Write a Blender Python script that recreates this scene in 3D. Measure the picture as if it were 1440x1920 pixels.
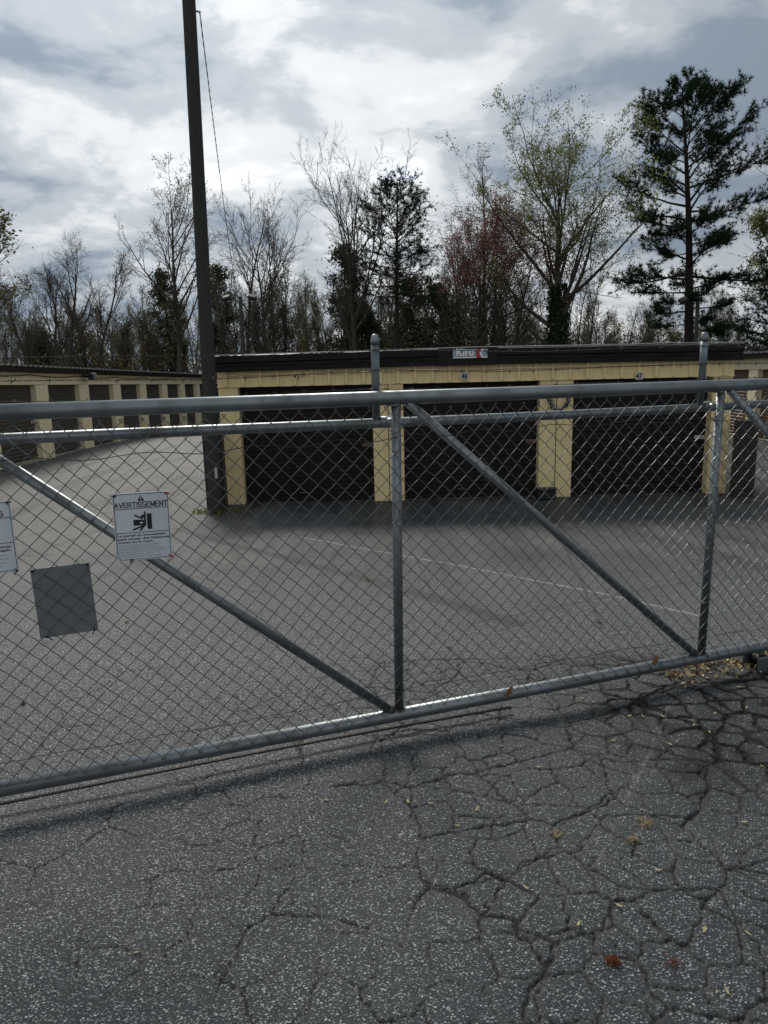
import bpy, math, random
import numpy as np
from mathutils import Vector, Matrix

# ------------------------------------------------------------------ scene, camera, light
for o in list(bpy.data.objects):
    bpy.data.objects.remove(o)
S = bpy.context.scene
COL = S.collection
R = math.radians
random.seed(5)

EYE = 1.70
FPX, PITCH, ROLL = 1350.0, R(11.3), R(1.3)
cam_d = bpy.data.cameras.new('camera')
cam = bpy.data.objects.new('camera', cam_d)
COL.objects.link(cam)
S.camera = cam
cam_d.sensor_fit = 'VERTICAL'
cam_d.sensor_height = 24.0
cam_d.lens = 24.0 * FPX / 1920.0
cam_d.clip_start = 0.05
cam_d.clip_end = 3000
FW = np.array([0, math.cos(PITCH), -math.sin(PITCH)])
R0 = np.array([1.0, 0, 0]); U0 = np.cross(R0, FW)
CR = math.cos(ROLL) * R0 - math.sin(ROLL) * U0
CU = math.sin(ROLL) * R0 + math.cos(ROLL) * U0
m = Matrix((( CR[0], CU[0], -FW[0], 0), (CR[1], CU[1], -FW[1], 0), (CR[2], CU[2], -FW[2], EYE), (0, 0, 0, 1)))
cam.matrix_world = m

def at(px, py, Y):
    """point seen at photograph pixel (px,py) that stands at distance Y"""
    d = FW + (px - 720) / FPX * CR - (py - 960) / FPX * CU
    p = np.array([0, 0, EYE]) + d * (Y / d[1])
    return Vector(p)

SUN_EL, SUN_AZ = R(40), R(-16)          # azimuth from +Y, negative = left
sun_dir = Vector((math.sin(SUN_AZ) * math.cos(SUN_EL), math.cos(SUN_AZ) * math.cos(SUN_EL), math.sin(SUN_EL)))
sd = bpy.data.lights.new('sun', 'SUN')
sd.energy = 1.25
sd.angle = R(18)
sd.color = (1.0, 0.95, 0.87)
so = bpy.data.objects.new('sun', sd)
COL.objects.link(so)
so.rotation_euler = sun_dir.to_track_quat('Z', 'Y').to_euler()
so.location = (0, 0, 30)

def N(t, typ, loc=None, **kw):
    n = t.nodes.new(typ)
    for k, v in kw.items():
        if k.startswith('i_'):
            key = k[2:]
            key = int(key) if key.isdigit() else key.replace('_', ' ')
            n.inputs[key].default_value = v
        else:
            setattr(n, k, v)
    return n

def mathn(t, op, a, b=None, c=None, clamp=False):
    n = t.nodes.new('ShaderNodeMath'); n.operation = op; n.use_clamp = clamp
    for i, v in enumerate((a, b, c)):
        if v is None: continue
        if isinstance(v, (int, float)): n.inputs[i].default_value = v
        else: t.links.new(v, n.inputs[i])
    return n.outputs[0]

def ramp(t, fac, stops, interp='LINEAR'):
    n = t.nodes.new('ShaderNodeValToRGB')
    n.color_ramp.interpolation = interp
    el = n.color_ramp.elements
    while len(el) < len(stops): el.new(0.5)
    for e, (p, c) in zip(el, stops):
        e.position = p
        e.color = (c, c, c, 1) if isinstance(c, (int, float)) else (*c, 1)
    t.links.new(fac, n.inputs[0])
    return n.outputs[0]

def mixc(t, f, a, b, mode='MIX'):
    n = t.nodes.new('ShaderNodeMix'); n.data_type = 'RGBA'; n.blend_type = mode
    for sock, v in ((n.inputs[0], f), (n.inputs[6], a), (n.inputs[7], b)):
        if isinstance(v, (int, float)): sock.default_value = v
        elif isinstance(v, tuple): sock.default_value = (*v, 1)
        else: t.links.new(v, sock)
    return n.outputs[2]

# world: physical sky seen through gaps of a broken cloud deck
W = bpy.data.worlds.new('World'); S.world = W; W.use_nodes = True
t = W.node_tree
for n in list(t.nodes): t.nodes.remove(n)
wo = N(t, 'ShaderNodeOutputWorld'); bg = N(t, 'ShaderNodeBackground')
bg.inputs[1].default_value = 0.1
t.links.new(bg.outputs[0], wo.inputs[0])
sky = N(t, 'ShaderNodeTexSky'); sky.sky_type = 'NISHITA'; sky.sun_disc = False
sky.sun_elevation = SUN_EL; sky.sun_rotation = SUN_AZ
tc = N(t, 'ShaderNodeTexCoord')
sep = N(t, 'ShaderNodeSeparateXYZ'); t.links.new(tc.outputs['Generated'], sep.inputs[0])
hz = mathn(t, 'ADD', mathn(t, 'MAXIMUM', sep.outputs[2], 0.0), 0.30)
cu = mathn(t, 'DIVIDE', sep.outputs[0], hz)
cv = mathn(t, 'DIVIDE', sep.outputs[1], hz)
cmb = N(t, 'ShaderNodeCombineXYZ')
t.links.new(cu, cmb.inputs[0]); t.links.new(mathn(t, 'MULTIPLY', cv, 1.15), cmb.inputs[1])
n1 = N(t, 'ShaderNodeTexNoise', i_Scale=2.9, i_Detail=9.0, i_Roughness=0.57, i_Distortion=0.2)
mp = N(t, 'ShaderNodeMapping'); mp.inputs['Location'].default_value = (12.5, 4.4, 0.0)
t.links.new(cmb.outputs[0], mp.inputs[0]); t.links.new(mp.outputs[0], n1.inputs[0])
n2 = N(t, 'ShaderNodeTexNoise', i_Scale=0.55, i_Detail=3.0, i_Roughness=0.5)
mp2 = N(t, 'ShaderNodeMapping'); mp2.inputs['Location'].default_value = (23.0, 6.7, 2.0)
t.links.new(cmb.outputs[0], mp2.inputs[0]); t.links.new(mp2.outputs[0], n2.inputs[0])
# light through the deck grows towards the sun
dot = N(t, 'ShaderNodeVectorMath', operation='DOT_PRODUCT')
t.links.new(tc.outputs['Generated'], dot.inputs[0]); dot.inputs[1].default_value = sun_dir
glow = mathn(t, 'POWER', mathn(t, 'MAXIMUM', dot.outputs['Value'], 0.0), 5.0)
dens = mathn(t, 'ADD', mathn(t, 'MULTIPLY', n1.outputs[0], 0.54), mathn(t, 'MULTIPLY', n2.outputs[0], 0.53))
thin = ramp(t, dens, [(0.38, 1.0), (0.46, 0.70), (0.525, 0.34), (0.61, 0.0)], 'EASE')   # 1 = thin bright cloud
ccol = mixc(t, thin, (1.10, 1.36, 1.66), (3.95, 4.02, 4.02))
gain = mathn(t, 'ADD', 0.82, mathn(t, 'MULTIPLY', glow, 0.55))
cg = N(t, 'ShaderNodeVectorMath', operation='SCALE'); t.links.new(ccol, cg.inputs[0]); t.links.new(gain, cg.inputs['Scale'])
gap = ramp(t, dens, [(0.36, 0.55), (0.43, 0.0)], 'EASE')
wcol = mixc(t, gap, cg.outputs[0], sky.outputs[0])
t.links.new(wcol, bg.inputs[0])

S.view_settings.view_transform = 'Standard'
S.view_settings.look = 'None'
S.view_settings.exposure = 1.28
S.view_settings.gamma = 1.0
S.view_settings.use_curve_mapping = False
S.render.engine = 'CYCLES'
S.cycles.max_bounces = 5; S.cycles.diffuse_bounces = 2; S.cycles.glossy_bounces = 2; S.cycles.transmission_bounces = 2; S.cycles.transparent_max_bounces = 4
S.render.resolution_x, S.render.resolution_y = 768, 1024

# ------------------------------------------------------------------ helpers
def tag(o, label=None, cat=None, group=None, kind=None):
    if label: o['label'] = label
    if cat: o['category'] = cat
    if group: o['group'] = group
    if kind: o['kind'] = kind
    return o

def empty(name, loc=(0, 0, 0), rz=0.0):
    o = bpy.data.objects.new(name, None)
    COL.objects.link(o)
    o.location = loc; o.rotation_euler = (0, 0, rz)
    o.empty_display_size = 0.1
    return o

class MB:
    def __init__(s): s.v = []; s.f = []; s.smooth = []
    def box(s, x0, x1, y0, y1, z0, z1):
        b = len(s.v)
        s.v += [(x0, y0, z0), (x1, y0, z0), (x1, y1, z0), (x0, y1, z0), (x0, y0, z1), (x1, y0, z1), (x1, y1, z1), (x0, y1, z1)]
        for q in ((0, 3, 2, 1), (4, 5, 6, 7), (0, 1, 5, 4), (1, 2, 6, 5), (2, 3, 7, 6), (3, 0, 4, 7)):
            s.f.append(tuple(b + i for i in q)); s.smooth.append(False)
        return s
    def bbox(s, x0, x1, y0, y1, z0, z1, c=0.006):
        """box with chamfered vertical and horizontal edges"""
        b = len(s.v)
        rings = [(z0, c), (z0 + c, 0), (z1 - c, 0), (z1, c)]
        for z, i in rings:
            a0, a1, b0, b1 = x0 + i, x1 - i, y0 + i, y1 - i
            s.v += [(a0 + c, b0, z), (a1 - c, b0, z), (a1, b0 + c, z), (a1, b1 - c, z), (a1 - c, b1, z), (a0 + c, b1, z), (a0, b1 - c, z), (a0, b0 + c, z)]
        for k in range(3):
            for i in range(8):
                j = (i + 1) % 8
                s.f.append((b + k * 8 + i, b + k * 8 + j, b + k * 8 + 8 + j, b + k * 8 + 8 + i)); s.smooth.append(False)
        s.f.append(tuple(b + i for i in range(7, -1, -1))); s.smooth.append(False)
        s.f.append(tuple(b + 24 + i for i in range(8))); s.smooth.append(False)
        return s
    def tube(s, pts, rad, n=8, cap=True, closed=False):
        pts = [Vector(p) for p in pts]
        if not hasattr(rad, '__len__'): rad = [rad] * len(pts)
        b = len(s.v); L = len(pts)
        u = None
        for i, p in enumerate(pts):
            if closed: d = pts[(i + 1) % L] - pts[i - 1]
            else: d = pts[min(i + 1, L - 1)] - pts[max(i - 1, 0)]
            d.normalize()
            if u is None:
                a = Vector((0, 0, 1)) if abs(d.z) < 0.9 else Vector((1, 0, 0))
                u = a.cross(d).normalized()
            else:
                u = (u - d * u.dot(d)).normalized()
            w = d.cross(u)
            for k in range(n):
                an = 2 * math.pi * k / n
                s.v.append(tuple(p + (u * math.cos(an) + w * math.sin(an)) * rad[i]))
        for i in range(L if closed else L - 1):
            i2 = (i + 1) % L
            for k in range(n):
                k2 = (k + 1) % n
                s.f.append((b + i * n + k, b + i * n + k2, b + i2 * n + k2, b + i2 * n + k)); s.smooth.append(True)
        if cap and not closed:
            s.f.append(tuple(b + k for k in range(n - 1, -1, -1))); s.smooth.append(False)
            s.f.append(tuple(b + (L - 1) * n + k for k in range(n))); s.smooth.append(False)
        return s
    def quad(s, a, b_, c, d):
        b = len(s.v); s.v += [tuple(a), tuple(b_), tuple(c), tuple(d)]; s.f.append((b, b + 1, b + 2, b + 3)); s.smooth.append(False)
        return s
    def prism(s, poly, y0, y1):
        """polygon in x,z pushed from y0 to y1"""
        b = len(s.v); n = len(poly)
        s.v += [(x, y0, z) for x, z in poly] + [(x, y1, z) for x, z in poly]
        s.f.append(tuple(b + i for i in range(n))); s.f.append(tuple(b + 2 * n - 1 - i for i in range(n)))
        s.smooth += [False, False]
        for i in range(n):
            j = (i + 1) % n
            s.f.append((b + i, b + n + i, b + n + j, b + j)); s.smooth.append(False)
        return s
    def strip(s, prof, x0, x1, axis='x', smooth=False):
        """open profile [(y,z)...] swept from x0 to x1"""
        b = len(s.v); n = len(prof)
        for x in (x0, x1):
            for y, z in prof: s.v.append((x, y, z))
        for i in range(n - 1):
            s.f.append((b + i, b + n + i, b + n + i + 1, b + i + 1)); s.smooth.append(smooth)
        return s
    def build(s, name, mat, parent=None):
        me = bpy.data.meshes.new(name)
        me.from_pydata(s.v, [], s.f)
        me.polygons.foreach_set('use_smooth', s.smooth)
        me.update()
        if mat: me.materials.append(mat)
        o = bpy.data.objects.new(name, me)
        COL.objects.link(o)
        if parent: o.parent = parent
        return o

def np_mesh(name, v, f, mat, parent=None, smooth=True, attrs=None):
    me = bpy.data.meshes.new(name)
    v = np.asarray(v, np.float32); f = np.asarray(f, np.int32)
    me.vertices.add(len(v)); me.vertices.foreach_set('co', v.ravel())
    k = f.shape[1]
    me.loops.add(f.size); me.loops.foreach_set('vertex_index', f.ravel())
    me.polygons.add(len(f)); me.polygons.foreach_set('loop_start', np.arange(0, f.size, k, dtype=np.int32))
    me.polygons.foreach_set('loop_total', np.full(len(f), k, np.int32))
    me.polygons.foreach_set('use_smooth', np.full(len(f), smooth))
    if attrs:
        for an, av in attrs.items():
            a = me.attributes.new(an, 'FLOAT', 'POINT'); a.data.foreach_set('value', np.asarray(av, np.float32))
    me.update(); me.validate()
    if mat: me.materials.append(mat)
    o = bpy.data.objects.new(name, me); COL.objects.link(o)
    if parent: o.parent = parent
    return o

def copy_tree(o, parent=None):
    c = o.copy(); COL.objects.link(c)
    c.parent = parent
    for ch in list(o.children): copy_tree(ch, c)
    return c

def text_part(name, body, mat, parent, x, z, y, height, width=None, bold=0.0, align='LEFT'):
    """flat lettering in the x-z plane facing -y; height = cap height"""
    cu_ = bpy.data.curves.new(name, 'FONT'); cu_.body = body; cu_.size = 1.0; cu_.offset = bold; cu_.extrude = 0.0
    cu_.resolution_u = 3
    ob = bpy.data.objects.new(name, cu_); COL.objects.link(ob)
    bpy.context.view_layer.update()
    me = bpy.data.meshes.new_from_object(ob.evaluated_get(bpy.context.evaluated_depsgraph_get()))
    bpy.data.objects.remove(ob); bpy.data.curves.remove(cu_)
    co = np.array([v.co[:] for v in me.vertices])
    sc = height / 0.69
    x0, x1 = co[:, 0].min(), co[:, 0].max()
    sx = sc if width is None else width / (x1 - x0)
    w = (x1 - x0) * sx
    ox = {'LEFT': 0, 'CENTER': -w / 2, 'RIGHT': -w}[align]
    new = np.stack([x + ox + (co[:, 0] - x0) * sx, np.full(len(co), y), z + co[:, 1] * sc], 1)
    me.vertices.foreach_set('co', new.astype(np.float32).ravel()); me.update()
    me.name = name; me.materials.clear(); me.materials.append(mat)
    o = bpy.data.objects.new(name, me); COL.objects.link(o); o.parent = parent
    return o

# ------------------------------------------------------------------ materials
def new_mat(name):
    mt = bpy.data.materials.new(name); mt.use_nodes = True
    tr = mt.node_tree
    p = tr.nodes['Principled BSDF']
    return mt, tr, p

def simple(name, col, rough=0.5, metal=0.0, var=0.12, scale=6.0, bump=0.0, bscale=60.0, spec=0.5):
    mt, tr, p = new_mat(name)
    g = N(tr, 'ShaderNodeNewGeometry')
    nz = N(tr, 'ShaderNodeTexNoise', i_Scale=scale, i_Detail=6.0, i_Roughness=0.6)
    tr.links.new(g.outputs['Position'], nz.inputs[0])
    dark = tuple(c * (1 - 2 * var) for c in col); lite = tuple(min(1, c * (1 + 2 * var)) for c in col)
    tr.links.new(mixc(tr, nz.outputs[0], dark, lite), p.inputs['Base Color'])
    p.inputs['Roughness'].default_value = rough; p.inputs['Metallic'].default_value = metal
    p.inputs['Specular IOR Level'].default_value = spec
    if bump:
        nb = N(tr, 'ShaderNodeTexNoise', i_Scale=bscale, i_Detail=4.0)
        tr.links.new(g.outputs['Position'], nb.inputs[0])
        b = N(tr, 'ShaderNodeBump', i_Strength=bump, i_Distance=0.01)
        tr.links.new(nb.outputs[0], b.inputs['Height']); tr.links.new(b.outputs[0], p.inputs['Normal'])
    return mt

def galv(name, col, rough, scale=40):
    mt, tr, p = new_mat(name)
    g = N(tr, 'ShaderNodeNewGeometry')
    nz = N(tr, 'ShaderNodeTexNoise', i_Scale=scale, i_Detail=5.0, i_Roughness=0.65)
    tr.links.new(g.outputs['Position'], nz.inputs[0])
    n2_ = N(tr, 'ShaderNodeTexNoise', i_Scale=5.0, i_Detail=8.0, i_Roughness=0.7)
    tr.links.new(g.outputs['Position'], n2_.inputs[0])
    c1 = mixc(tr, nz.outputs[0], tuple(c * 0.72 for c in col), tuple(c * 1.25 for c in col))
    stain = ramp(tr, n2_.outputs[0], [(0.46, 0.0), (0.66, 0.65)])
    c2 = mixc(tr, stain, c1, (0.10, 0.095, 0.085))
    tr.links.new(c2, p.inputs['Base Color'])
    p.inputs['Metallic'].default_value = 0.85
    rr = mathn(tr, 'MULTIPLY_ADD', nz.outputs[0], 0.22, rough - 0.11)
    tr.links.new(mathn(tr, 'ADD', rr, mathn(tr, 'MULTIPLY', stain, 0.3)), p.inputs['Roughness'])
    b = N(tr, 'ShaderNodeBump', i_Strength=0.12, i_Distance=0.002)
    tr.links.new(nz.outputs[0], b.inputs['Height']); tr.links.new(b.outputs[0], p.inputs['Normal'])
    return mt

M = {}
M['galv'] = galv('galvanised_pipe', (0.25, 0.275, 0.285), 0.42)
M['galv_wire'] = galv('galvanised_wire', (0.17, 0.175, 0.18), 0.30, 90)
M['barb'] = simple('weathered_barbed_wire', (0.05, 0.048, 0.046), 0.7, 0.4, 0.3, 60)
M['chain_steel'] = simple('oily_chain_steel', (0.05, 0.045, 0.04), 0.45, 0.7, 0.2)
M['sign_black'] = simple('sign_black_ink', (0.012, 0.012, 0.014), 0.5, 0, 0.05)
M['sign_small'] = simple('sign_small_print', (0.10, 0.10, 0.11), 0.5, 0, 0.05)
M['sign_back'] = simple('sign_back_grey', (0.17, 0.185, 0.19), 0.55, 0, 0.06, 12)
M['zip'] = simple('black_nylon', (0.01, 0.01, 0.011), 0.4, 0, 0.1)
M['ziptie_red'] = simple('red_twine', (0.35, 0.05, 0.06), 0.6, 0, 0.15)
M['yellow'] = None

def metal_paint(name, col, streak=0.25, rough=0.45, dirt=(0.18, 0.13, 0.07)):
    mt, tr, p = new_mat(name)
    g = N(tr, 'ShaderNodeNewGeometry')
    mp_ = N(tr, 'ShaderNodeMapping'); mp_.inputs['Scale'].default_value = (14, 14, 0.9)
    tr.links.new(g.outputs['Position'], mp_.inputs[0])
    nz = N(tr, 'ShaderNodeTexNoise', i_Scale=1.0, i_Detail=6.0, i_Roughness=0.6)
    tr.links.new(mp_.outputs[0], nz.inputs[0])
    nb = N(tr, 'ShaderNodeTexNoise', i_Scale=2.2, i_Detail=8.0, i_Roughness=0.65)
    tr.links.new(g.outputs['Position'], nb.inputs[0])
    st = ramp(tr, nz.outputs[0], [(0.50, 0.0), (0.78, streak)])
    bl = ramp(tr, nb.outputs[0], [(0.50, 0.0), (0.75, 0.30)])
    c = mixc(tr, bl, col, tuple(x * 0.72 for x in col))
    c = mixc(tr, st, c, dirt)
    tr.links.new(c, p.inputs['Base Color'])
    p.inputs['Roughness'].default_value = rough
    b = N(tr, 'ShaderNodeBump', i_Strength=0.25, i_Distance=0.01)
    tr.links.new(nb.outputs[0], b.inputs['Height']); tr.links.new(b.outputs[0], p.inputs['Normal'])
    return mt
M['sign_white'] = metal_paint('sign_white', (0.68, 0.71, 0.75), 0.30, 0.40, (0.30, 0.28, 0.24))
M['yellow'] = metal_paint('buff_yellow_sheet', (0.90, 0.71, 0.37))
M['cream'] = metal_paint('faded_cream_sheet', (0.87, 0.77, 0.54), 0.35)
M['brown'] = metal_paint('dark_brown_sheet', (0.014, 0.011, 0.010), 0.15, 0.42, (0.09, 0.07, 0.055))
M['door'] = metal_paint('dark_brown_door', (0.017, 0.0135, 0.0115), 0.5, 0.45, (0.045, 0.034, 0.028))
for nm in ('door', 'brown'):
    M[nm].node_tree.nodes['Principled BSDF'].inputs['Specular IOR Level'].default_value = 0.2
M['door_row'] = metal_paint('grey_brown_row_door', (0.042, 0.040, 0.037), 0.3, 0.5, (0.07, 0.062, 0.055))  # lighter door copy: the grey reflection on the slats is in the colour
M['door_lit'] = metal_paint('lit_brown_door', (0.14, 0.085, 0.06), 0.3, 0.5, (0.2, 0.15, 0.11))  # paler copy of the brown door, light on the slats put into the colour
M['roof'] = metal_paint('grey_roof_sheet', (0.16, 0.155, 0.15), 0.3, 0.45, (0.1, 0.08, 0.06))
M['trim_light'] = metal_paint('bare_metal_trim', (0.5, 0.5, 0.49), 0.3, 0.35)
M['concrete'] = simple('concrete', (0.34, 0.31, 0.26), 0.85, 0, 0.2, 9, 0.3)
M['bollard'] = simple('dark_bollard_paint', (0.022, 0.014, 0.012), 0.6, 0, 0.3, 12, 0.3)
M['black'] = simple('black_plastic', (0.012, 0.012, 0.013), 0.55, 0, 0.2)
M['lamp_glass'] = simple('lamp_lens', (0.25, 0.25, 0.24), 0.15, 0, 0.05)
M['number_white'] = simple('number_plate_white', (0.6, 0.57, 0.48), 0.6)
M['red'] = simple('sign_red', (0.42, 0.045, 0.04), 0.45, 0, 0.1)
M['letter_grey'] = simple('sign_pale_letter', (0.84, 0.86, 0.86), 0.4, 0, 0.03)
M['sign_blue_grey'] = simple('sign_blue_grey', (0.33, 0.38, 0.41), 0.4, 0, 0.06)

def bark(name, col, scale=7.0):
    mt, tr, p = new_mat(name)
    tcn = N(tr, 'ShaderNodeTexCoord')
    mp_ = N(tr, 'ShaderNodeMapping'); mp_.inputs['Scale'].default_value = (scale, scale, scale * 0.18)
    tr.links.new(tcn.outputs['Object'], mp_.inputs[0])
    nz = N(tr, 'ShaderNodeTexNoise', i_Scale=1.6, i_Detail=5.0, i_Roughness=0.65)
    tr.links.new(mp_.outputs[0], nz.inputs[0])
    tr.links.new(mixc(tr, nz.outputs[0], tuple(c * 0.45 for c in col), tuple(c * 1.6 for c in col)), p.inputs['Base Color'])
    p.inputs['Roughness'].default_value = 0.9; p.inputs['Specular IOR Level'].default_value = 0.2
    b = N(tr, 'ShaderNodeBump', i_Strength=0.6, i_Distance=0.03)
    tr.links.new(nz.outputs[0], b.inputs['Height']); tr.links.new(b.outputs[0], p.inputs['Normal'])
    return mt
M['bark'] = bark('grey_brown_bark', (0.068, 0.058, 0.050))
M['bark_dark'] = bark('dark_pine_bark', (0.032, 0.027, 0.024))
M['bark_pale'] = bark('pale_grey_bark', (0.13, 0.12, 0.105))
M['pole_wood'] = bark('weathered_pole_wood', (0.052, 0.050, 0.046), 22)

def leafmat(name, c0, c1, trans=0.35):
    mt = bpy.data.materials.new(name); mt.use_nodes = True
    tr = mt.node_tree
    for n in list(tr.nodes): tr.nodes.remove(n)
    out = N(tr, 'ShaderNodeOutputMaterial')
    g = N(tr, 'ShaderNodeNewGeometry')
    c = mixc(tr, g.outputs['Random Per Island'], c0, c1)
    d = N(tr, 'ShaderNodeBsdfDiffuse'); tl = N(tr, 'ShaderNodeBsdfTranslucent')
    tr.links.new(c, d.inputs[0]); tr.links.new(c, tl.inputs[0])
    mx = N(tr, 'ShaderNodeMixShader'); mx.inputs[0].default_value = trans
    tr.links.new(d.outputs[0], mx.inputs[1]); tr.links.new(tl.outputs[0], mx.inputs[2])
    tr.links.new(mx.outputs[0], out.inputs[0])
    return mt
M['needles'] = leafmat('pine_needles', (0.012, 0.026, 0.014), (0.035, 0.060, 0.030), 0.2)
M['evergreen'] = leafmat('evergreen_leaves', (0.036, 0.046, 0.032), (0.085, 0.10, 0.064), 0.35)
M['spring'] = leafmat('spring_leaves', (0.11, 0.125, 0.05), (0.22, 0.235, 0.10), 0.5)
M['buds'] = leafmat('brown_buds', (0.07, 0.065, 0.035), (0.15, 0.14, 0.06), 0.4)
M['redbuds'] = leafmat('red_maple_buds', (0.14, 0.068, 0.058), (0.26, 0.13, 0.11), 0.4)
M['ivy'] = leafmat('ivy_leaves', (0.015, 0.03, 0.012), (0.05, 0.075, 0.03), 0.2)
M['olive'] = leafmat('olive_brush_leaves', (0.05, 0.045, 0.022), (0.15, 0.13, 0.055), 0.35)
M['weed'] = leafmat('yellow_green_weeds', (0.10, 0.11, 0.03), (0.28, 0.25, 0.07), 0.4)
M['leaf_dry'] = leafmat('dry_pale_leaf', (0.42, 0.33, 0.18), (0.66, 0.57, 0.38), 0.25)
M['leaf_brown'] = leafmat('dry_brown_leaf', (0.085, 0.045, 0.022), (0.20, 0.11, 0.06), 0.25)
M['straw'] = leafmat('red_pine_straw', (0.16, 0.05, 0.025), (0.32, 0.13, 0.07), 0.2)

def asphalt(name, base, stone_hi, lot=False):
    mt, tr, p = new_mat(name)
    g = N(tr, 'ShaderNodeNewGeometry')
    pos = g.outputs['Position']
    big = N(tr, 'ShaderNodeTexNoise', i_Scale=0.9, i_Detail=6.0, i_Roughness=0.6)
    tr.links.new(pos, big.inputs[0])
    mid = N(tr, 'ShaderNodeTexNoise', i_Scale=14.0, i_Detail=6.0, i_Roughness=0.7)
    tr.links.new(pos, mid.inputs[0])
    fine = N(tr, 'ShaderNodeTexNoise', i_Scale=260.0, i_Detail=3.0, i_Roughness=0.7)
    tr.links.new(pos, fine.inputs[0])
    wv = N(tr, 'ShaderNodeVectorMath', operation='MULTIPLY_ADD')
    tr.links.new(fine.outputs[1], wv.inputs[0]); wv.inputs[1].default_value = (0.007, 0.007, 0); tr.links.new(pos, wv.inputs[2])
    def chips(scale, rot, stretch, thr, s0, s1):
        mpv = N(tr, 'ShaderNodeMapping'); mpv.inputs['Rotation'].default_value = (0, 0, rot); mpv.inputs['Scale'].default_value = (1.0 / stretch, stretch, 1)
        tr.links.new(wv.outputs[0], mpv.inputs[0])
        vo = N(tr, 'ShaderNodeTexVoronoi', i_Scale=scale); vo.voronoi_dimensions = '2D'
        tr.links.new(mpv.outputs[0], vo.inputs[0])
        sp = N(tr, 'ShaderNodeSeparateColor'); tr.links.new(vo.outputs['Color'], sp.inputs[0])
        size = mathn(tr, 'MULTIPLY_ADD', sp.outputs[1], s1 - s0, s0)
        ch = mathn(tr, 'SUBTRACT', 1.0, mathn(tr, 'DIVIDE', vo.outputs['Distance'], size), clamp=True)
        ch = mathn(tr, 'MULTIPLY', ch, 2.2, clamp=True)
        sel = mathn(tr, 'GREATER_THAN', sp.outputs[0], mathn(tr, 'MULTIPLY_ADD', at2.outputs['Fac'], 0.30, thr))
        return mathn(tr, 'MULTIPLY', ch, sel), sp.outputs[2]
    at_ = N(tr, 'ShaderNodeAttribute'); at_.attribute_name = 'edge'          # 1 beside a crack, 0 elsewhere
    edge = at_.outputs['Fac']
    ac = N(tr, 'ShaderNodeAttribute'); ac.attribute_name = 'crack_shade_soil'            # crack shade painted in, plus washed-in soil
    at2 = N(tr, 'ShaderNodeAttribute'); at2.attribute_name = 'worn'          # worn, patched: fewer chips
    c1, r1 = chips(118.0, 0.3, 1.30, 0.34, 0.18, 0.52)
    c2, r2 = chips(165.0, 1.2, 1.45, 0.45, 0.16, 0.50)
    pick = mathn(tr, 'GREATER_THAN', c1, 0.02)
    chip = mathn(tr, 'MAXIMUM', c1, c2)
    cr = mathn(tr, 'ADD', mathn(tr, 'MULTIPLY', r1, pick), mathn(tr, 'MULTIPLY', r2, mathn(tr, 'SUBTRACT', 1.0, pick)))
    cr = mathn(tr, 'POWER', cr, 1.7)
    chip = mathn(tr, 'MULTIPLY', chip, mathn(tr, 'SUBTRACT', 1.0, mathn(tr, 'MULTIPLY', edge, 0.85)))
    b0 = mixc(tr, ramp(tr, big.outputs[0], [(0.35, 0.0), (0.65, 1.0)]), tuple(c * 0.72 for c in base), tuple(c * 1.35 for c in base))
    b1 = mixc(tr, mid.outputs[0], tuple(c * 0.65 for c in (1, 1, 1)), (1.35, 1.35, 1.35))
    b2 = mixc(tr, 1.0, b0, b1, 'MULTIPLY')
    b2 = mixc(tr, ramp(tr, fine.outputs[0], [(0.42, 0.0), (0.66, 0.75)]), b2, tuple(min(1, c * 3.2) for c in base))
    b2 = mixc(tr, mathn(tr, 'MULTIPLY', edge, 0.45), b2, (0.105, 0.105, 0.103))
    hi = stone_hi
    if lot:
        sy_ = N(tr, 'ShaderNodeSeparateXYZ'); tr.links.new(pos, sy_.inputs[0])
        hi = mixc(tr, mathn(tr, 'MULTIPLY_ADD', sy_.outputs[1], 0.33, -1.42, clamp=True), (0.76, 0.77, 0.77), stone_hi)
    sc = mixc(tr, cr, tuple(c * 0.12 for c in stone_hi), hi)
    col = mixc(tr, chip, b2, sc)
    col = mixc(tr, ac.outputs['Fac'], col, (0.007, 0.006, 0.0048))
    scf = N(tr, 'ShaderNodeAttribute'); scf.attribute_name = 'scuff'         # chalky scraped line
    col = mixc(tr, mathn(tr, 'MULTIPLY', scf.outputs['Fac'], ramp(tr, mid.outputs[0], [(0.42, 0.0), (0.58, 0.9)])), col, (0.26, 0.255, 0.24))
    if lot:
        # pale sandy wear and a thin worn painted line
        nz = N(tr, 'ShaderNodeTexNoise', i_Scale=0.55, i_Detail=9.0, i_Roughness=0.68, i_Distortion=0.4)
        mp_ = N(tr, 'ShaderNodeMapping'); mp_.inputs['Scale'].default_value = (1.0, 0.55, 1); mp_.inputs['Location'].default_value = (4.3, 1.2, 0)
        tr.links.new(pos, mp_.inputs[0]); tr.links.new(mp_.outputs[0], nz.inputs[0])
        sx = N(tr, 'ShaderNodeSeparateXYZ'); tr.links.new(pos, sx.inputs[0])
        leftness = mathn(tr, 'MULTIPLY_ADD', sx.outputs[0], -0.035, 0.02, clamp=True)
        near = mathn(tr, 'MULTIPLY_ADD', sx.outputs[1], 0.33, -1.42, clamp=True)
        sand = ramp(tr, mathn(tr, 'ADD', nz.outputs[0], leftness), [(0.53, 0.0), (0.70, 0.62)])
        col = mixc(tr, mathn(tr, 'MULTIPLY', sand, near), col, (0.16, 0.156, 0.147))
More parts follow.
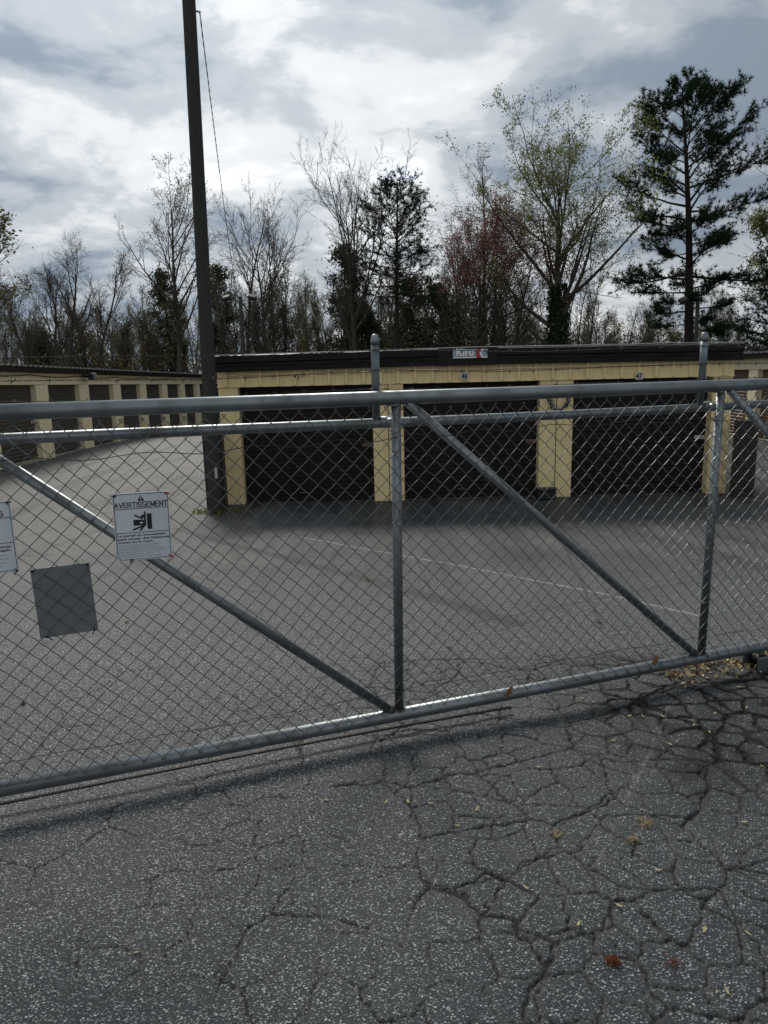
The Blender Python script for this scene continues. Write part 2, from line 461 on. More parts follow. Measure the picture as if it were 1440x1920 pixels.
        def line(ax, ay, bx, by, w, colr, amt, thr):
            global _
            L = math.hypot(bx - ax, by - ay); ux, uy = (bx - ax) / L, (by - ay) / L
            rx = mathn(tr, 'SUBTRACT', sx.outputs[0], ax); ry = mathn(tr, 'SUBTRACT', sx.outputs[1], ay)
            al = mathn(tr, 'ADD', mathn(tr, 'MULTIPLY', rx, ux), mathn(tr, 'MULTIPLY', ry, uy))
            ac_ = mathn(tr, 'ADD', mathn(tr, 'MULTIPLY', rx, -uy), mathn(tr, 'MULTIPLY', ry, ux))
            ac_ = mathn(tr, 'ADD', ac_, mathn(tr, 'MULTIPLY', mathn(tr, 'SUBTRACT', big.outputs[0], 0.5), 0.10 if thr < 0.5 else 0.02))
            on = mathn(tr, 'DIVIDE', mathn(tr, 'SUBTRACT', w * 1.5, mathn(tr, 'ABSOLUTE', ac_)), w, clamp=True)
            on = mathn(tr, 'MULTIPLY', on, mathn(tr, 'GREATER_THAN', al, 0.0)); on = mathn(tr, 'MULTIPLY', on, mathn(tr, 'LESS_THAN', al, L))
            worn = ramp(tr, mid.outputs[0], [(thr - 0.10, 0.0), (thr + 0.08, amt)])
            return mixc(tr, mathn(tr, 'MULTIPLY', on, worn), col, colr)
        st = N(tr, 'ShaderNodeTexNoise', i_Scale=1.0, i_Detail=5.0, i_Roughness=0.6, i_Distortion=0.3)
        mp2_ = N(tr, 'ShaderNodeMapping'); mp2_.inputs['Rotation'].default_value = (0, 0, 0.5); mp2_.inputs['Scale'].default_value = (2.6, 0.22, 1)
        tr.links.new(pos, mp2_.inputs[0]); tr.links.new(mp2_.outputs[0], st.inputs[0])
        trk = ramp(tr, st.outputs[0], [(0.38, 0.55), (0.485, 0.0), (0.52, 0.0), (0.62, 0.6)])
        col = mixc(tr, mathn(tr, 'MULTIPLY', trk, near), col, mixc(tr, mathn(tr, 'GREATER_THAN', st.outputs[0], 0.5), (0.013, 0.014, 0.015), (0.115, 0.114, 0.110)))
        oil = N(tr, 'ShaderNodeTexNoise', i_Scale=1.9, i_Detail=4.0, i_Roughness=0.55); tr.links.new(pos, oil.inputs[0])
        col = mixc(tr, ramp(tr, oil.outputs[0], [(0.64, 0.0), (0.72, 0.6)]), col, (0.014, 0.014, 0.014))
        for args in LINES: col = line(*args)
    tr.links.new(col, p.inputs['Base Color'])
    rg = mathn(tr, 'SUBTRACT', 0.66, mathn(tr, 'MULTIPLY', chip, 0.36))
    tr.links.new(rg, p.inputs['Roughness'])
    tr.links.new(mathn(tr, 'MULTIPLY_ADD', ac.outputs['Fac'], -0.42, 0.5) if not lot else mathn(tr, 'MULTIPLY_ADD', near, -0.20, 0.5), p.inputs['Specular IOR Level'])
    hgt = mathn(tr, 'ADD', mathn(tr, 'MULTIPLY', chip, 0.0036), mathn(tr, 'MULTIPLY', fine.outputs[0], 0.0046))
    hgt = mathn(tr, 'ADD', hgt, mathn(tr, 'MULTIPLY', mid.outputs[0], 0.004))
    b = N(tr, 'ShaderNodeBump', i_Strength=1.0, i_Distance=1.0)
    tr.links.new(hgt, b.inputs['Height']); tr.links.new(b.outputs[0], p.inputs['Normal'])
    return mt

def gz(y):
    """height of the paved ground: level at the gate, falling to the buildings"""
    y = np.asarray(y, float)
    s = np.clip((y - 3.3) / 9.3, 0, 1); s = s * s * (3 - 2 * s)
    return -0.69 * s - 0.024 * np.clip(y - 24, 0, 22)
def gzf(y): return float(gz(y))
def ground_px(px, py):
    d = FW + (px - 720) / FPX * CR - (py - 960) / FPX * CU
    lo, hi = 0.5, 80.0
    for _ in range(60):
        mdl = 0.5 * (lo + hi); z = EYE + d[2] * mdl / d[1]
        if z > gzf(mdl): lo = mdl
        else: hi = mdl
    return Vector(np.array([0, 0, EYE]) + d * (lo / d[1]))
a_, b_ = ground_px(560, 1006), ground_px(1330, 1158)
c_, d_ = ground_px(330, 990), ground_px(660, 1080)
e_ = ground_px(980, 1172)
LINES = [(a_.x, a_.y, b_.x, b_.y, 0.015, (0.42, 0.42, 0.40), 0.8, 0.44),
         (c_.x, c_.y, d_.x, d_.y, 0.085, (0.010, 0.010, 0.010), 0.75, 0.36),
         (d_.x, d_.y, e_.x, e_.y, 0.085, (0.010, 0.010, 0.010), 0.75, 0.36)]
for q0, q1 in (((700, 1100), (1180, 1010)), ((880, 1170), (1300, 1090)), ((60, 1010), (520, 1120)), ((820, 1130), (760, 1010)), ((1130, 1180), (1060, 1030)), ((420, 1060), (200, 900))):
    u_, v_ = ground_px(*q0), ground_px(*q1)
    LINES.append((u_.x, u_.y, v_.x, v_.y, 0.014, (0.014, 0.013, 0.012), 0.85, 0.44))
M['asphalt'] = asphalt('cracked_asphalt', (0.0185, 0.0215, 0.0245), (0.76, 0.77, 0.77))
M['lot'] = asphalt('lot_asphalt', (0.0185, 0.0215, 0.0245), (0.36, 0.365, 0.37), True)
M['floor'] = simple('leaf_strewn_soil', (0.10, 0.085, 0.05), 0.95, 0, 0.35, 1.2, 0.5, 8)

# ------------------------------------------------------------------ ground
PX0, PX1, PY0, PY1 = -1.85, 2.5, 1.32, 4.25
def grid_mesh(name, xs, ys, zf, mat, hole=None):
    X, Y = np.meshgrid(xs, ys); Z = zf(X, Y)
    v = np.stack([X, Y, Z], -1).reshape(-1, 3)
    nx, ny = len(xs), len(ys)
    i = np.arange(nx - 1)[None, :] + (np.arange(ny - 1) * nx)[:, None]
    if hole:
        cx = 0.5 * (xs[1:] + xs[:-1])[None, :]; cy = 0.5 * (ys[1:] + ys[:-1])[:, None]
        keep = ~((cx > hole[0]) & (cx < hole[1]) & (cy > hole[2]) & (cy < hole[3]))
        i = i[keep]
    i = i.ravel()
    f = np.stack([i, i + 1, i + nx + 1, i + nx], 1)
    return np_mesh(name, v, f, mat)
xs = np.unique(np.concatenate([np.linspace(-34, PX0, 40), [PX0, PX1], np.linspace(PX0, PX1, 6), np.linspace(PX1, 38, 40)]))
ys = np.unique(np.concatenate([np.linspace(-12, PY0, 10), np.linspace(PY0, PY1, 19), np.linspace(PY1, 14, 60), np.linspace(14, 56, 50)]))
lot = grid_mesh('asphalt_lot', xs, ys, lambda X, Y: gz(Y), M['lot'], (PX0, PX1, PY0, PY1))
tag(lot, 'grey asphalt storage yard sloping down from the gate', 'asphalt', kind='structure')
gx = np.array([-900, -300, -120, -60, -34, 0, 38, 60, 120, 300, 900.]); gy = np.array([-600, -100, -12, 3, 6, 9, 12.6, 20, 24, 30, 46, 70, 120, 300, 1200.])
gr = grid_mesh('ground', gx, gy, lambda X, Y: gz(Y) - 0.25, M['floor'])
tag(gr, 'leaf strewn ground under the trees', 'ground', kind='structure')

rng = np.random.default_rng(11)
def vnoise(x, y, sc, seed, octaves=3):
    """smooth value noise, -1..1"""
    out = np.zeros_like(x); amp = 1.0; tot = 0
    for o_ in range(octaves):
        r_ = np.random.default_rng(seed + o_ * 17); T = r_.random((64, 64)) * 2 - 1
        fx, fy = x * sc, y * sc
        ix = np.floor(fx).astype(int); iy = np.floor(fy).astype(int)
        tx, ty = fx - ix, fy - iy
        tx = tx * tx * (3 - 2 * tx); ty = ty * ty * (3 - 2 * ty)
        g00 = T[iy % 64, ix % 64]; g10 = T[iy % 64, (ix + 1) % 64]; g01 = T[(iy + 1) % 64, ix % 64]; g11 = T[(iy + 1) % 64, (ix + 1) % 64]
        out += amp * ((g00 * (1 - tx) + g10 * tx) * (1 - ty) + (g01 * (1 - tx) + g11 * tx) * ty)
        tot += amp; amp *= 0.5; sc = sc * 2.03
    return out / tot

def voro_edge(x, y, cell, seed):
    """distance to the nearest cell border and an id per cell"""
    r_ = np.random.default_rng(seed)
    J = r_.random((64, 64, 2)) * 0.82 + 0.09; IDN = r_.random((64, 64))
    fx, fy = x / cell, y / cell
    ix = np.floor(fx).astype(int); iy = np.floor(fy).astype(int)
    best = np.full(x.shape, 9.0); bx = np.zeros_like(x); by = np.zeros_like(x); bid = np.zeros_like(x)
    cand = []
    for dy in (-2, -1, 0, 1, 2):
        for dx in (-2, -1, 0, 1, 2):
            if abs(dx) == 2 and abs(dy) == 2: continue
            jx = J[(iy + dy) % 64, (ix + dx) % 64]
            sx_ = ix + dx + jx[..., 0]; sy_ = iy + dy + jx[..., 1]
            d2 = (sx_ - fx) ** 2 + (sy_ - fy) ** 2
            mlt = d2 < best
            best = np.where(mlt, d2, best); bx = np.where(mlt, sx_, bx); by = np.where(mlt, sy_, by)
            bid = np.where(mlt, IDN[(iy + dy) % 64, (ix + dx) % 64], bid)
            cand.append((sx_, sy_))
    e = np.full(x.shape, 9.0); eh = np.zeros_like(x)
    for sx_, sy_ in cand:
        ux, uy = sx_ - bx, sy_ - by; L = np.sqrt(ux * ux + uy * uy)
        ok = L > 1e-6; L = np.where(ok, L, 1)
        dd = (((sx_ + bx) * 0.5 - fx) * ux + ((sy_ + by) * 0.5 - fy) * uy) / L
        up_ = ok & (dd < e); e = np.where(up_, dd, e)
        mx_, my_ = sx_ + bx, sy_ + by
        eh = np.where(up_, np.abs(np.sin(mx_ * 12.9898 + my_ * 78.233) * 43758.5453) % 1.0, eh)
    return e * cell, bid, bx * cell, by * cell, eh

def apron():
    step = 0.0054
    xs = np.linspace(PX0, PX1, int((PX1 - PX0) / step)); ys = np.linspace(PY0, PY1, int((PY1 - PY0) / step))
    X, Y = np.meshgrid(xs, ys)
    wx = X + 0.045 * vnoise(X, Y, 5, 1, 4) + 0.015 * vnoise(X, Y, 40, 8, 4)
    wy = Y + 0.045 * vnoise(X, Y, 5, 2, 4) + 0.015 * vnoise(X, Y, 40, 9, 4)
    eA, idA, ax_, ay_, hA = voro_edge(wx + 20, wy + 20, 0.40, 3)
    eB, idB, bx_, by_, hB_ = voro_edge(wx + 20, wy + 20, 0.150, 4)
    # fully broken up on the right, longer lone cracks on the left
    brk = np.clip((X + 0.22 + 0.10 * (Y - 2.4) + 0.45 * vnoise(X, Y, 1.1, 31, 2)) / 0.55, 0, 1)
    wid = 0.0031 * (1 + 0.8 * vnoise(X, Y, 9, 21, 3))
    liveA = np.clip(1.5 * (vnoise(X, Y, 1.6, 41, 2) + 0.30 + 1.4 * brk), 0, 1)
    liveB = brk * np.clip(0.95 + 1.3 * vnoise(X, Y, 3.5, 51, 2) + 0.35 * brk, 0, 1)
    liveB = np.maximum(liveB, 0.6 * np.clip(2.5 * (vnoise(X, Y, 1.3, 77, 2) - 0.22), 0, 1))
    liveB = liveB * np.clip(0.40 + hB_ * 1.2, 0.40, 1.15); liveA = liveA * np.clip(0.45 + hA, 0, 1.2)
    def crack(e, w): return np.clip(1.35 - e / np.maximum(w, 1e-5), 0, 1)
    cA = crack(eA, wid * 1.25 * (0.25 + 0.95 * liveA)) * (liveA > 0.03) * np.minimum(1, liveA * 2)
    cB = crack(eB, wid * 1.0 * (0.45 + 0.65 * liveB)) * (liveB > 0.03) * np.minimum(1, liveB * 2)
    c = np.maximum(cA, cB)
    eAB = np.minimum(np.where(liveA > 0.1, eA, 9), np.where(liveB > 0.1, eB, 9))
    band = np.clip(1 - eAB / (0.020 + 0.010 * vnoise(X, Y, 12, 61, 2)), 0, 1) * (0.25 + 0.75 * brk)
    hB = (idB - 0.5) * 0.0035 * brk
    tilt = ((wx + 20 - bx_) * np.cos(idB * 40) + (wy + 20 - by_) * np.sin(idB * 40)) * 0.014 * brk
    z = 0.012 * vnoise(X, Y, 0.9, 71, 2) + 0.0016 * vnoise(X, Y, 22, 81, 3) + hB + tilt - 0.0012 * band ** 2 - 0.0085 * c
    # crumbled grit: pits near the cracks
    z += -0.0030 * band * np.clip(vnoise(X, Y, 60, 91, 2) + 0.1, 0, 1) + 0.0010 * vnoise(X, Y, 75, 95, 2)
    fade = np.clip(np.minimum.reduce([X - PX0, PX1 - X, Y - PY0, PY1 - Y]) / 0.25, 0, 1)
    z = z * fade + gz(Y)
    crack_shade_soil = 0.7 * np.clip(c * 1.6 - 0.4, 0, 1) * fade  # darkness inside the cracks, painted as colour
    # dark leaf mould washed over the broken part at the upper right
    soil = np.clip((X - 0.75) / 0.7, 0, 1) * np.clip((Y - 2.35 - 0.12 * (X - 1)) / 0.5, 0, 1) * np.clip((4.15 - Y) / 0.4, 0, 1)
    soil = np.clip(soil * 1.6 * (0.85 + 1.3 * vnoise(X, Y, 3.2, 131, 4)), 0, 1) * np.clip(0.30 + band * 1.3 + 0.9 * np.clip(vnoise(X, Y, 9, 141, 3), 0, 1), 0, 1)
    crack_shade_soil = np.maximum(crack_shade_soil, 0.85 * soil * fade)
    sl = [ground_px(*q) for q in ((1262, 1300), (1238, 1370), (1175, 1500), (1110, 1640), (1068, 1750), (1030, 1900))]
    dmin = np.full(X.shape, 9.0)
    for a, b in zip(sl[:-1], sl[1:]):
        dx, dy = b.x - a.x, b.y - a.y; tt = np.clip(((X - a.x) * dx + (Y - a.y) * dy) / (dx * dx + dy * dy), 0, 1)
        dmin = np.minimum(dmin, np.hypot(X - a.x - tt * dx, Y - a.y - tt * dy))
    scuff = np.clip(1.4 - (dmin + 0.004 * vnoise(X, Y, 20, 171, 2)) / 0.007, 0, 1) * np.clip(0.55 + 1.2 * vnoise(X, Y, 2.5, 161, 2), 0, 1)
    v = np.stack([X, Y, z], -1).reshape(-1, 3)
    nx, ny = len(xs), len(ys)
    i = (np.arange(nx - 1)[None, :] + (np.arange(ny - 1) * nx)[:, None]).ravel()
    f = np.stack([i, i + 1, i + nx + 1, i + nx], 1)
    worn = np.clip(0.9 * brk * np.clip((Y - 1.7) / 1.0, 0, 1), 0, 1)
    o = np_mesh('asphalt_apron', v, f, M['asphalt'], attrs={'edge': (band * fade).ravel(), 'crack_shade_soil': crack_shade_soil.ravel(), 'worn': (worn * fade).ravel(), 'scuff': scuff.ravel()})
    tag(o, 'dark cracked asphalt drive in front of the gate', 'asphalt', kind='structure')
    return X, Y, z
AX, AY, AZ = apron()
def apz(x, y):
    if PX0 < x < PX1 and PY0 < y < PY1:
        i = int(round((x - PX0) / (PX1 - PX0) * (AX.shape[1] - 1))); j = int(round((y - PY0) / (PY1 - PY0) * (AX.shape[0] - 1)))
        j0, j1, i0, i1 = max(0, j - 3), j + 4, max(0, i - 3), i + 4
        return float(AZ[j0:j1, i0:i1].max())
    return gzf(y)

# ------------------------------------------------------------------ storage buildings
def corrug_door(w, h, pitch=0.082, amp=0.018):
    """roll-up curtain: horizontal ribs, front at y=0"""
    mb = MB(); prof = []
    z = 0.03
    while z < h:
        prof += [(0.0, z), (0.0, z + pitch * 0.42), (amp, z + pitch * 0.56), (amp, z + pitch * 0.86)]
        z += pitch
    prof.append((0.0, h))
    mb.strip(prof, 0, w)
    return mb

def rib_panel(x0, x1, z0, z1, pitch=0.305, d=0.045):
    """upright-ribbed wall sheet, front at y=0, ribs toward -y"""
    mb = MB(); pr = [(x0, 0.0)]
    x = x0 + pitch * 0.5
    while x < x1 - 0.08:
        pr += [(x - 0.045, 0.0), (x - 0.022, -d), (x + 0.022, -d), (x + 0.045, 0.0)]
        for q in (1, 2):
            xm = x + pitch * q / 3
            if xm + 0.02 < x1 - 0.02: pr += [(xm - 0.014, 0.0), (xm, -0.006), (xm + 0.014, 0.0)]
        x += pitch
    pr = [p for p in pr if p[0] <= x1] + [(x1, 0.0)]
    n = len(pr)
    mb.v = [(x, y, z0) for x, y in pr] + [(x, y, z1) for x, y in pr]
    for i in range(n - 1):
        mb.f.append((i, i + 1, n + i + 1, n + i)); mb.smooth.append(False)
    return mb

CB = empty('storage_building', (0, 13.0, -0.69))
tag(CB, 'buff yellow storage building with three dark roll-up doors numbered 45 to 47', 'building')
PIERS = [(-2.90, -2.55), (-0.165, 0.39), (2.83, 3.43), (5.92, 6.27)]
MB().box(-2.86, 6.23, 0.42, 20.0, -0.3, 2.42).build('wall', M['yellow'], CB)
for x0, x1 in PIERS:
    mb = MB().bbox(x0, x1, 0.0, 0.40, -0.05, 2.115, 0.008)
    pr = mb.build('pier', M['yellow'], CB)
    if x0 in (2.83, -0.165):
        xm = 0.5 * (x0 + x1)
        MB().box(xm - 0.005, xm + 0.007, -0.004, 0.0, 0.0, 2.11).build('seam', M['door'], pr)
for k in range(3):
    x0, x1 = PIERS[k][1], PIERS[k + 1][0]
    dr = corrug_door(x1 - x0, 2.12).build('door', M['door'], CB)
    dr.location = (x0, 0.20, 0.0)
    MB().box(0.0, x1 - x0, -0.02, 0.03, 0.0, 0.035).build('bottom_bar', M['brown'], dr)
    MB().box(x1 - x0 - 0.20, x1 - x0 - 0.015, -0.022, -0.004, 0.985, 1.055).box(x1 - x0 - 0.13, x1 - x0 - 0.07, -0.04, -0.022, 1.00, 1.035).build('latch', M['trim_light'] if k == 2 else M['door_lit'], dr)
    MB().tube([(1.0, -0.005, 0.16), (1.0, -0.04, 0.16), (1.14, -0.04, 0.16), (1.14, -0.005, 0.16)], 0.008, 6).build('lift_handle', M['galv'], dr)
    MB().box(x0 - 0.0, x1 + 0.0, 0.02, 0.42, -0.06, -0.004).build('threshold', M['concrete'], CB)
hd = rib_panel(-2.90, 6.27, 2.127, 2.44).build('header_panel', M['yellow'], CB)
hd.location = (0, -0.012, 0)
MB().box(-2.91, 6.28, -0.030, 0.40, 2.112, 2.127).build('header_trim', M['yellow'], CB)
# fascia: two grooved lengths and a flat splice in between
def fascia(xa, xb, za, zb, seed):
    r_ = random.Random(seed)
    prof = [(-0.06, 0.0), (-0.14, 0.004), (-0.145, 0.085), (-0.105, 0.100), (-0.105, 0.150), (-0.15, 0.165), (-0.155, 0.275), (-0.10, 0.29)]
    mb = MB(); n = len(prof); K = 26
    for i in range(K):
        x = xa + (xb - xa) * i / (K - 1); dz = za + (zb - za) * i / (K - 1)
        w = r_.uniform(-0.004, 0.004)
        for y, z in prof: mb.v.append((x, y + r_.uniform(-0.004, 0.004), 2.385 + z + dz + w * (z / 0.3)))
    for i in range(K - 1):
        for j in range(n - 1):
            mb.f.append((i * n + j, (i + 1) * n + j, (i + 1) * n + j + 1, i * n + j + 1)); mb.smooth.append(False)
    return mb
fascia(-2.96, 1.02, -0.008, 0.025, 1).build('fascia', M['brown'], CB)
fascia(2.02, 6.36, 0.025, 0.005, 2).build('fascia', M['brown'], CB)
MB().bbox(1.00, 2.04, -0.168, -0.06, 2.405, 2.705, 0.005).build('fascia_splice', M['brown'], CB)
mb = MB()
mb.tube([(-2.97, -0.13, 2.672), (-0.8, -0.13, 2.690), (1.75, -0.13, 2.716), (1.76, -0.13, 2.716), (4.4, -0.13, 2.702), (5.0, -0.13, 2.716), (5.4, -0.13, 2.702), (6.37, -0.13, 2.696)], 0.009, 6)
mb.build('roof_edge_trim', M['trim_light'], CB)
mb = MB(); b0 = 0
mb.quad((-2.96, -0.10, 2.665), (1.75, -0.10, 2.70), (1.75, 20.1, 2.70), (-2.96, 20.1, 2.665))
mb.quad((1.75, -0.10, 2.70), (6.36, -0.10, 2.68), (6.36, 20.1, 2.68), (1.75, 20.1, 2.70))
mb.build('roof', M['roof'], CB)
for sx_, xx in ((-1, -2.96), (1, 6.36)):
    MB().box(min(xx, xx - sx_ * 0.05), max(xx, xx - sx_ * 0.05), 0.0, 20.1, 2.40, 2.655).build('side_fascia', M['brown'], CB)
mb = MB()
mb.tube([(-2.7, -0.072, 2.325), (0.15, -0.072, 2.345), (3.0, -0.072, 2.34), (6.2, -0.072, 2.36)], 0.011, 8)
mb.tube([(0.16, -0.072, 2.35), (0.16, -0.072, 1.75)], 0.011, 8)
mb.build('conduit', M['yellow'], CB)
for px, s_ in ((555, '45'), (871, '46'), (1198, '47')):
    p = at(px, 705, 12.94)
    lx, lz = p.x, p.z + 0.69
    pl = MB().box(lx - 0.062, lx + 0.062, -0.066, -0.058, lz - 0.062, lz + 0.062).build('number_plate', M['number_white'] if s_ != '45' else M['yellow'], CB)
    text_part('number', s_, M['sign_black'], pl, lx, lz - 0.045, -0.070, 0.09, 0.105, 0.02, 'CENTER')

SG = empty('roof_edge_sign', (0, 12.82, 0))
tag(SG, 'pale sign with red arrow-notched block on the dark roof edge', 'sign')
pa, pb = at(849, 672, 12.82), at(914, 652, 12.82)
sx0, sx1, sz0, sz1 = pa.x, pb.x, pa.z, pb.z - 0.015
MB().box(sx0, sx1, -0.012, -0.001, sz0, sz1).build('panel', M['sign_blue_grey'], SG)
MB().box(sx0, sx1, -0.015, -0.012, sz0, sz0 + 0.016).build('border', M['letter_grey'], SG)
text_part('lettering', 'Kiro', M['letter_grey'], SG, sx0 + 0.06, sz0 + 0.045, -0.0145, 0.115, 0.31, 0.03)
xr = sx0 + 0.405
MB().prism([(xr, sz0), (xr + 0.09, sz0), (xr + 0.055, 0.5 * (sz0 + sz1)), (xr + 0.09, sz1), (xr, sz1)], -0.016, -0.012).build('red_block', M['red'], SG)
MB().prism([(xr + 0.095, sz0), (xr + 0.13, sz0), (xr + 0.10, 0.5 * (sz0 + sz1)), (xr + 0.13, sz1), (xr + 0.095, sz1), (xr + 0.06, 0.5 * (sz0 + sz1))], -0.016, -0.012).build('white_chevron', M['letter_grey'], SG)

# things beside the building
def bollard(px, py, Y, rz, label):
    p = at(px, py, Y)
    r0 = empty('bollard', (p.x, Y, gzf(Y)), rz)
    tag(r0, label, 'bollard', 'dark square bollards at the building corners')
    MB().bbox(-0.165, 0.165, -0.165, 0.165, -0.1, 1.33, 0.012).build('post', M['bollard'], r0)
    MB().bbox(-0.172, 0.172, -0.172, 0.172, 1.32, 1.35, 0.008).build('cap', M['bollard'], r0)
bollard(409, 960, 12.72, R(4), 'dark square bollard half hidden behind the wooden utility pole')
bollard(1389, 935, 12.7, R(-14), 'dark square bollard standing alone at the right corner of the yellow building')

hp = at(1047, 757, 12.93)
hz0 = MB()
pts = []
for k in range(40):
    a = k / 39
    an = R(180) + a * R(205)
    rr = 0.155
    pts.append((hp.x + rr * math.cos(an) - 0.0 + 0.02 * math.sin(a * 9), 12.93 + 0.015 * math.sin(a * 14), hp.z + 0.06 + 0.19 * math.sin(an) * (1.0 if a < 0.6 else 0.85)))
pts = [(pts[0][0] - 0.01, 12.945, pts[0][2] + 0.16), (pts[0][0], 12.94, pts[0][2] + 0.07)] + pts
hz0.tube(pts, [0.032 + 0.012 * math.sin(i * 0.9) for i in range(len(pts))], 10)
mt, tr, p_ = new_mat('speckled_black_hose')
vo = N(tr, 'ShaderNodeTexVoronoi', i_Scale=26.0); g = N(tr, 'ShaderNodeNewGeometry'); tr.links.new(g.outputs['Position'], vo.inputs[0])
tr.links.new(mixc(tr, ramp(tr, vo.outputs['Distance'], [(0.28, 1.0), (0.36, 0.0)]), (0.012, 0.012, 0.014), (0.42, 0.48, 0.50)), p_.inputs['Base Color'])
p_.inputs['Roughness'].default_value = 0.5
o = hz0.build('hanging_hose', mt)
tag(o, 'black speckled hose hanging in a loop on the yellow pier', 'hose')
p = at(1023, 944, 12.80)
bb = empty('box', (p.x, 12.80, gzf(12.8)), R(6))
tag(bb, 'low black box on the ground against the yellow pier', 'box')
MB().bbox(-0.17, 0.17, -0.10, 0.10, 0.0, 0.17, 0.02).build('body', M['black'], bb)
MB().bbox(-0.18, 0.18, -0.11, 0.11, 0.17, 0.205, 0.012).build('lid', M['black'], bb)

def storage_row(name, label, loc, rz, piers, pw, slope, wall_mat, door_mat, first_no):
    """long storage row; local x along the row, front faces -y"""
    r0 = empty(name, loc, rz); tag(r0, label, 'building')
    x_a, x_b = piers[0] - pw / 2, piers[-1] + pw / 2
    sh = lambda x: slope * x
    mb = MB()
    for z0, z1, y0, y1 in ((-0.3, 2.40, 0.40, 6.0),):
        b = len(mb.v); mb.box(x_a, x_b, y0, y1, z0, z1)
        mb.v = [(x, y, z + sh(x)) for x, y, z in mb.v]
    mb.build('wall', wall_mat, r0)
    proto = None
    for i, xc in enumerate(piers):
        mb = MB().bbox(-pw / 2, pw / 2, 0, 0.40, -0.08, 2.075, 0.008)
        o = mb.build('pier', wall_mat, r0) if proto is None else proto.copy()
        if proto is None: proto = o
        else: COL.objects.link(o); o.parent = r0
        o.location = (xc, 0, sh(xc))
    dp = None
    for i in range(len(piers) - 1):
        x0, x1 = piers[i] + pw / 2, piers[i + 1] - pw / 2
        if dp is None:
            o = corrug_door(x1 - x0, 2.09, 0.10, 0.014).build('door', door_mat, r0); dp = o
            l_ = MB().box(x1 - x0 - 0.2, x1 - x0 - 0.02, -0.02, -0.003, 0.98, 1.05).build('latch', M['trim_light'], o)
            o.location = (x0, 0.16, sh(0.5 * (x0 + x1)))
        else:
            o = copy_tree(dp, r0); o.location = (x0, 0.16, sh(0.5 * (x0 + x1)))
        text_part('number', str(first_no + i), M['sign_black'], r0, 0.5 * (x0 + x1), 2.19 + sh(0.5 * (x0 + x1)), -0.012, 0.09, None, 0.01, 'CENTER')
        tb = MB().box(x0, x1, 0.03, 0.4, -0.1, -0.006); tb.v = [(x, y, z + sh(x)) for x, y, z in tb.v]
        tb.build('threshold', M['concrete'], r0)
    mb = MB().box(x_a, x_b, -0.008, 0.40, 2.08, 2.40); mb.v = [(x, y, z + sh(x)) for x, y, z in mb.v]
    mb.build('header_panel', wall_mat, r0)
    mb = MB().box(x_a - 0.1, x_b + 0.1, -0.20, -0.12, 2.40, 2.56); mb.v = [(x, y, z + sh(x)) for x, y, z in mb.v]
    mb.build('gutter', M['brown'], r0)
    mb = MB(); x = x_a
    prof = []
    while x < x_b:
        prof += [(x, 0.0), (x + 0.20, 0.0), (x + 0.225, 0.035), (x + 0.28, 0.035), (x + 0.305, 0.0)]; x += 0.305
    n = len(prof)
    mb.v = [(a, -0.24, 2.575 + h + sh(a)) for a, h in prof] + [(a, 6.1, 2.78 + h + sh(a)) for a, h in prof] + [(a, -0.235, 2.555 + h + sh(a)) for a, h in prof]
    for i in range(n - 1):
        mb.f.append((i, i + 1, n + i + 1, n + i)); mb.f.append((i + 1, i, 2 * n + i, 2 * n + i + 1)); mb.smooth += [False, False]
    mb.build('roof', M['roof'], r0)
    mb = MB().box(x_a - 0.05, x_b + 0.05, -0.12, -0.008, 2.405, 2.555); mb.v = [(x, y, z + sh(x)) for x, y, z in mb.v]
    mb.build('soffit', M['brown'], r0)
    return r0
lp = [21.15 + 3.0 * k for k in range(-3, 10)]
storage_row('storage_row', 'long cream storage row with dark roller doors along the left side', (-9.8, 0, -0.69 + 0.022 * 22), R(90), lp, 0.76, -0.020, M['cream'], M['door_row'], 1)
rp = [47 - (22.6 + 3.0 * k) for k in range(8, -4, -1)]
storage_row('storage_row', 'pale storage row with brown roller doors at the far right', (11.5, 47, gzf(30) - 0.0), R(-90), rp, 0.55, 0.0065, M['cream'], M['door_lit'], 60)

wl = at(161, 712, 23.6)
fl = empty('wall_floodlight', (-9.8, 24.1, 1.66), R(90))
tag(fl, 'small dark floodlight fixed to the cream storage row wall', 'light')
MB().bbox(-0.17, 0.17, -0.42, -0.24, -0.13, 0.10, 0.03).build('housing', M['black'], fl)
MB().box(-0.04, 0.04, -0.25, 0.0, -0.03, 0.03).build('bracket', M['black'], fl)
MB().quad((-0.14, -0.425, -0.10), (0.14, -0.425, -0.10), (0.14, -0.425, 0.06), (-0.14, -0.425, 0.06)).build('lens', M['lamp_glass'], fl)
cb = MB(); pts = []
for k in range(60):
    a = k / 59; y = 17.0 + 18 * a
    pts.append((-9.73, y, 1.70 - 0.022 * (y - 22) - 0.05 * abs(math.sin(a * 17))))
o = cb.tube(pts, 0.014, 6).build('wall_cable', M['black'])
tag(o, 'black cable sagging along the header of the cream storage row', 'cable')

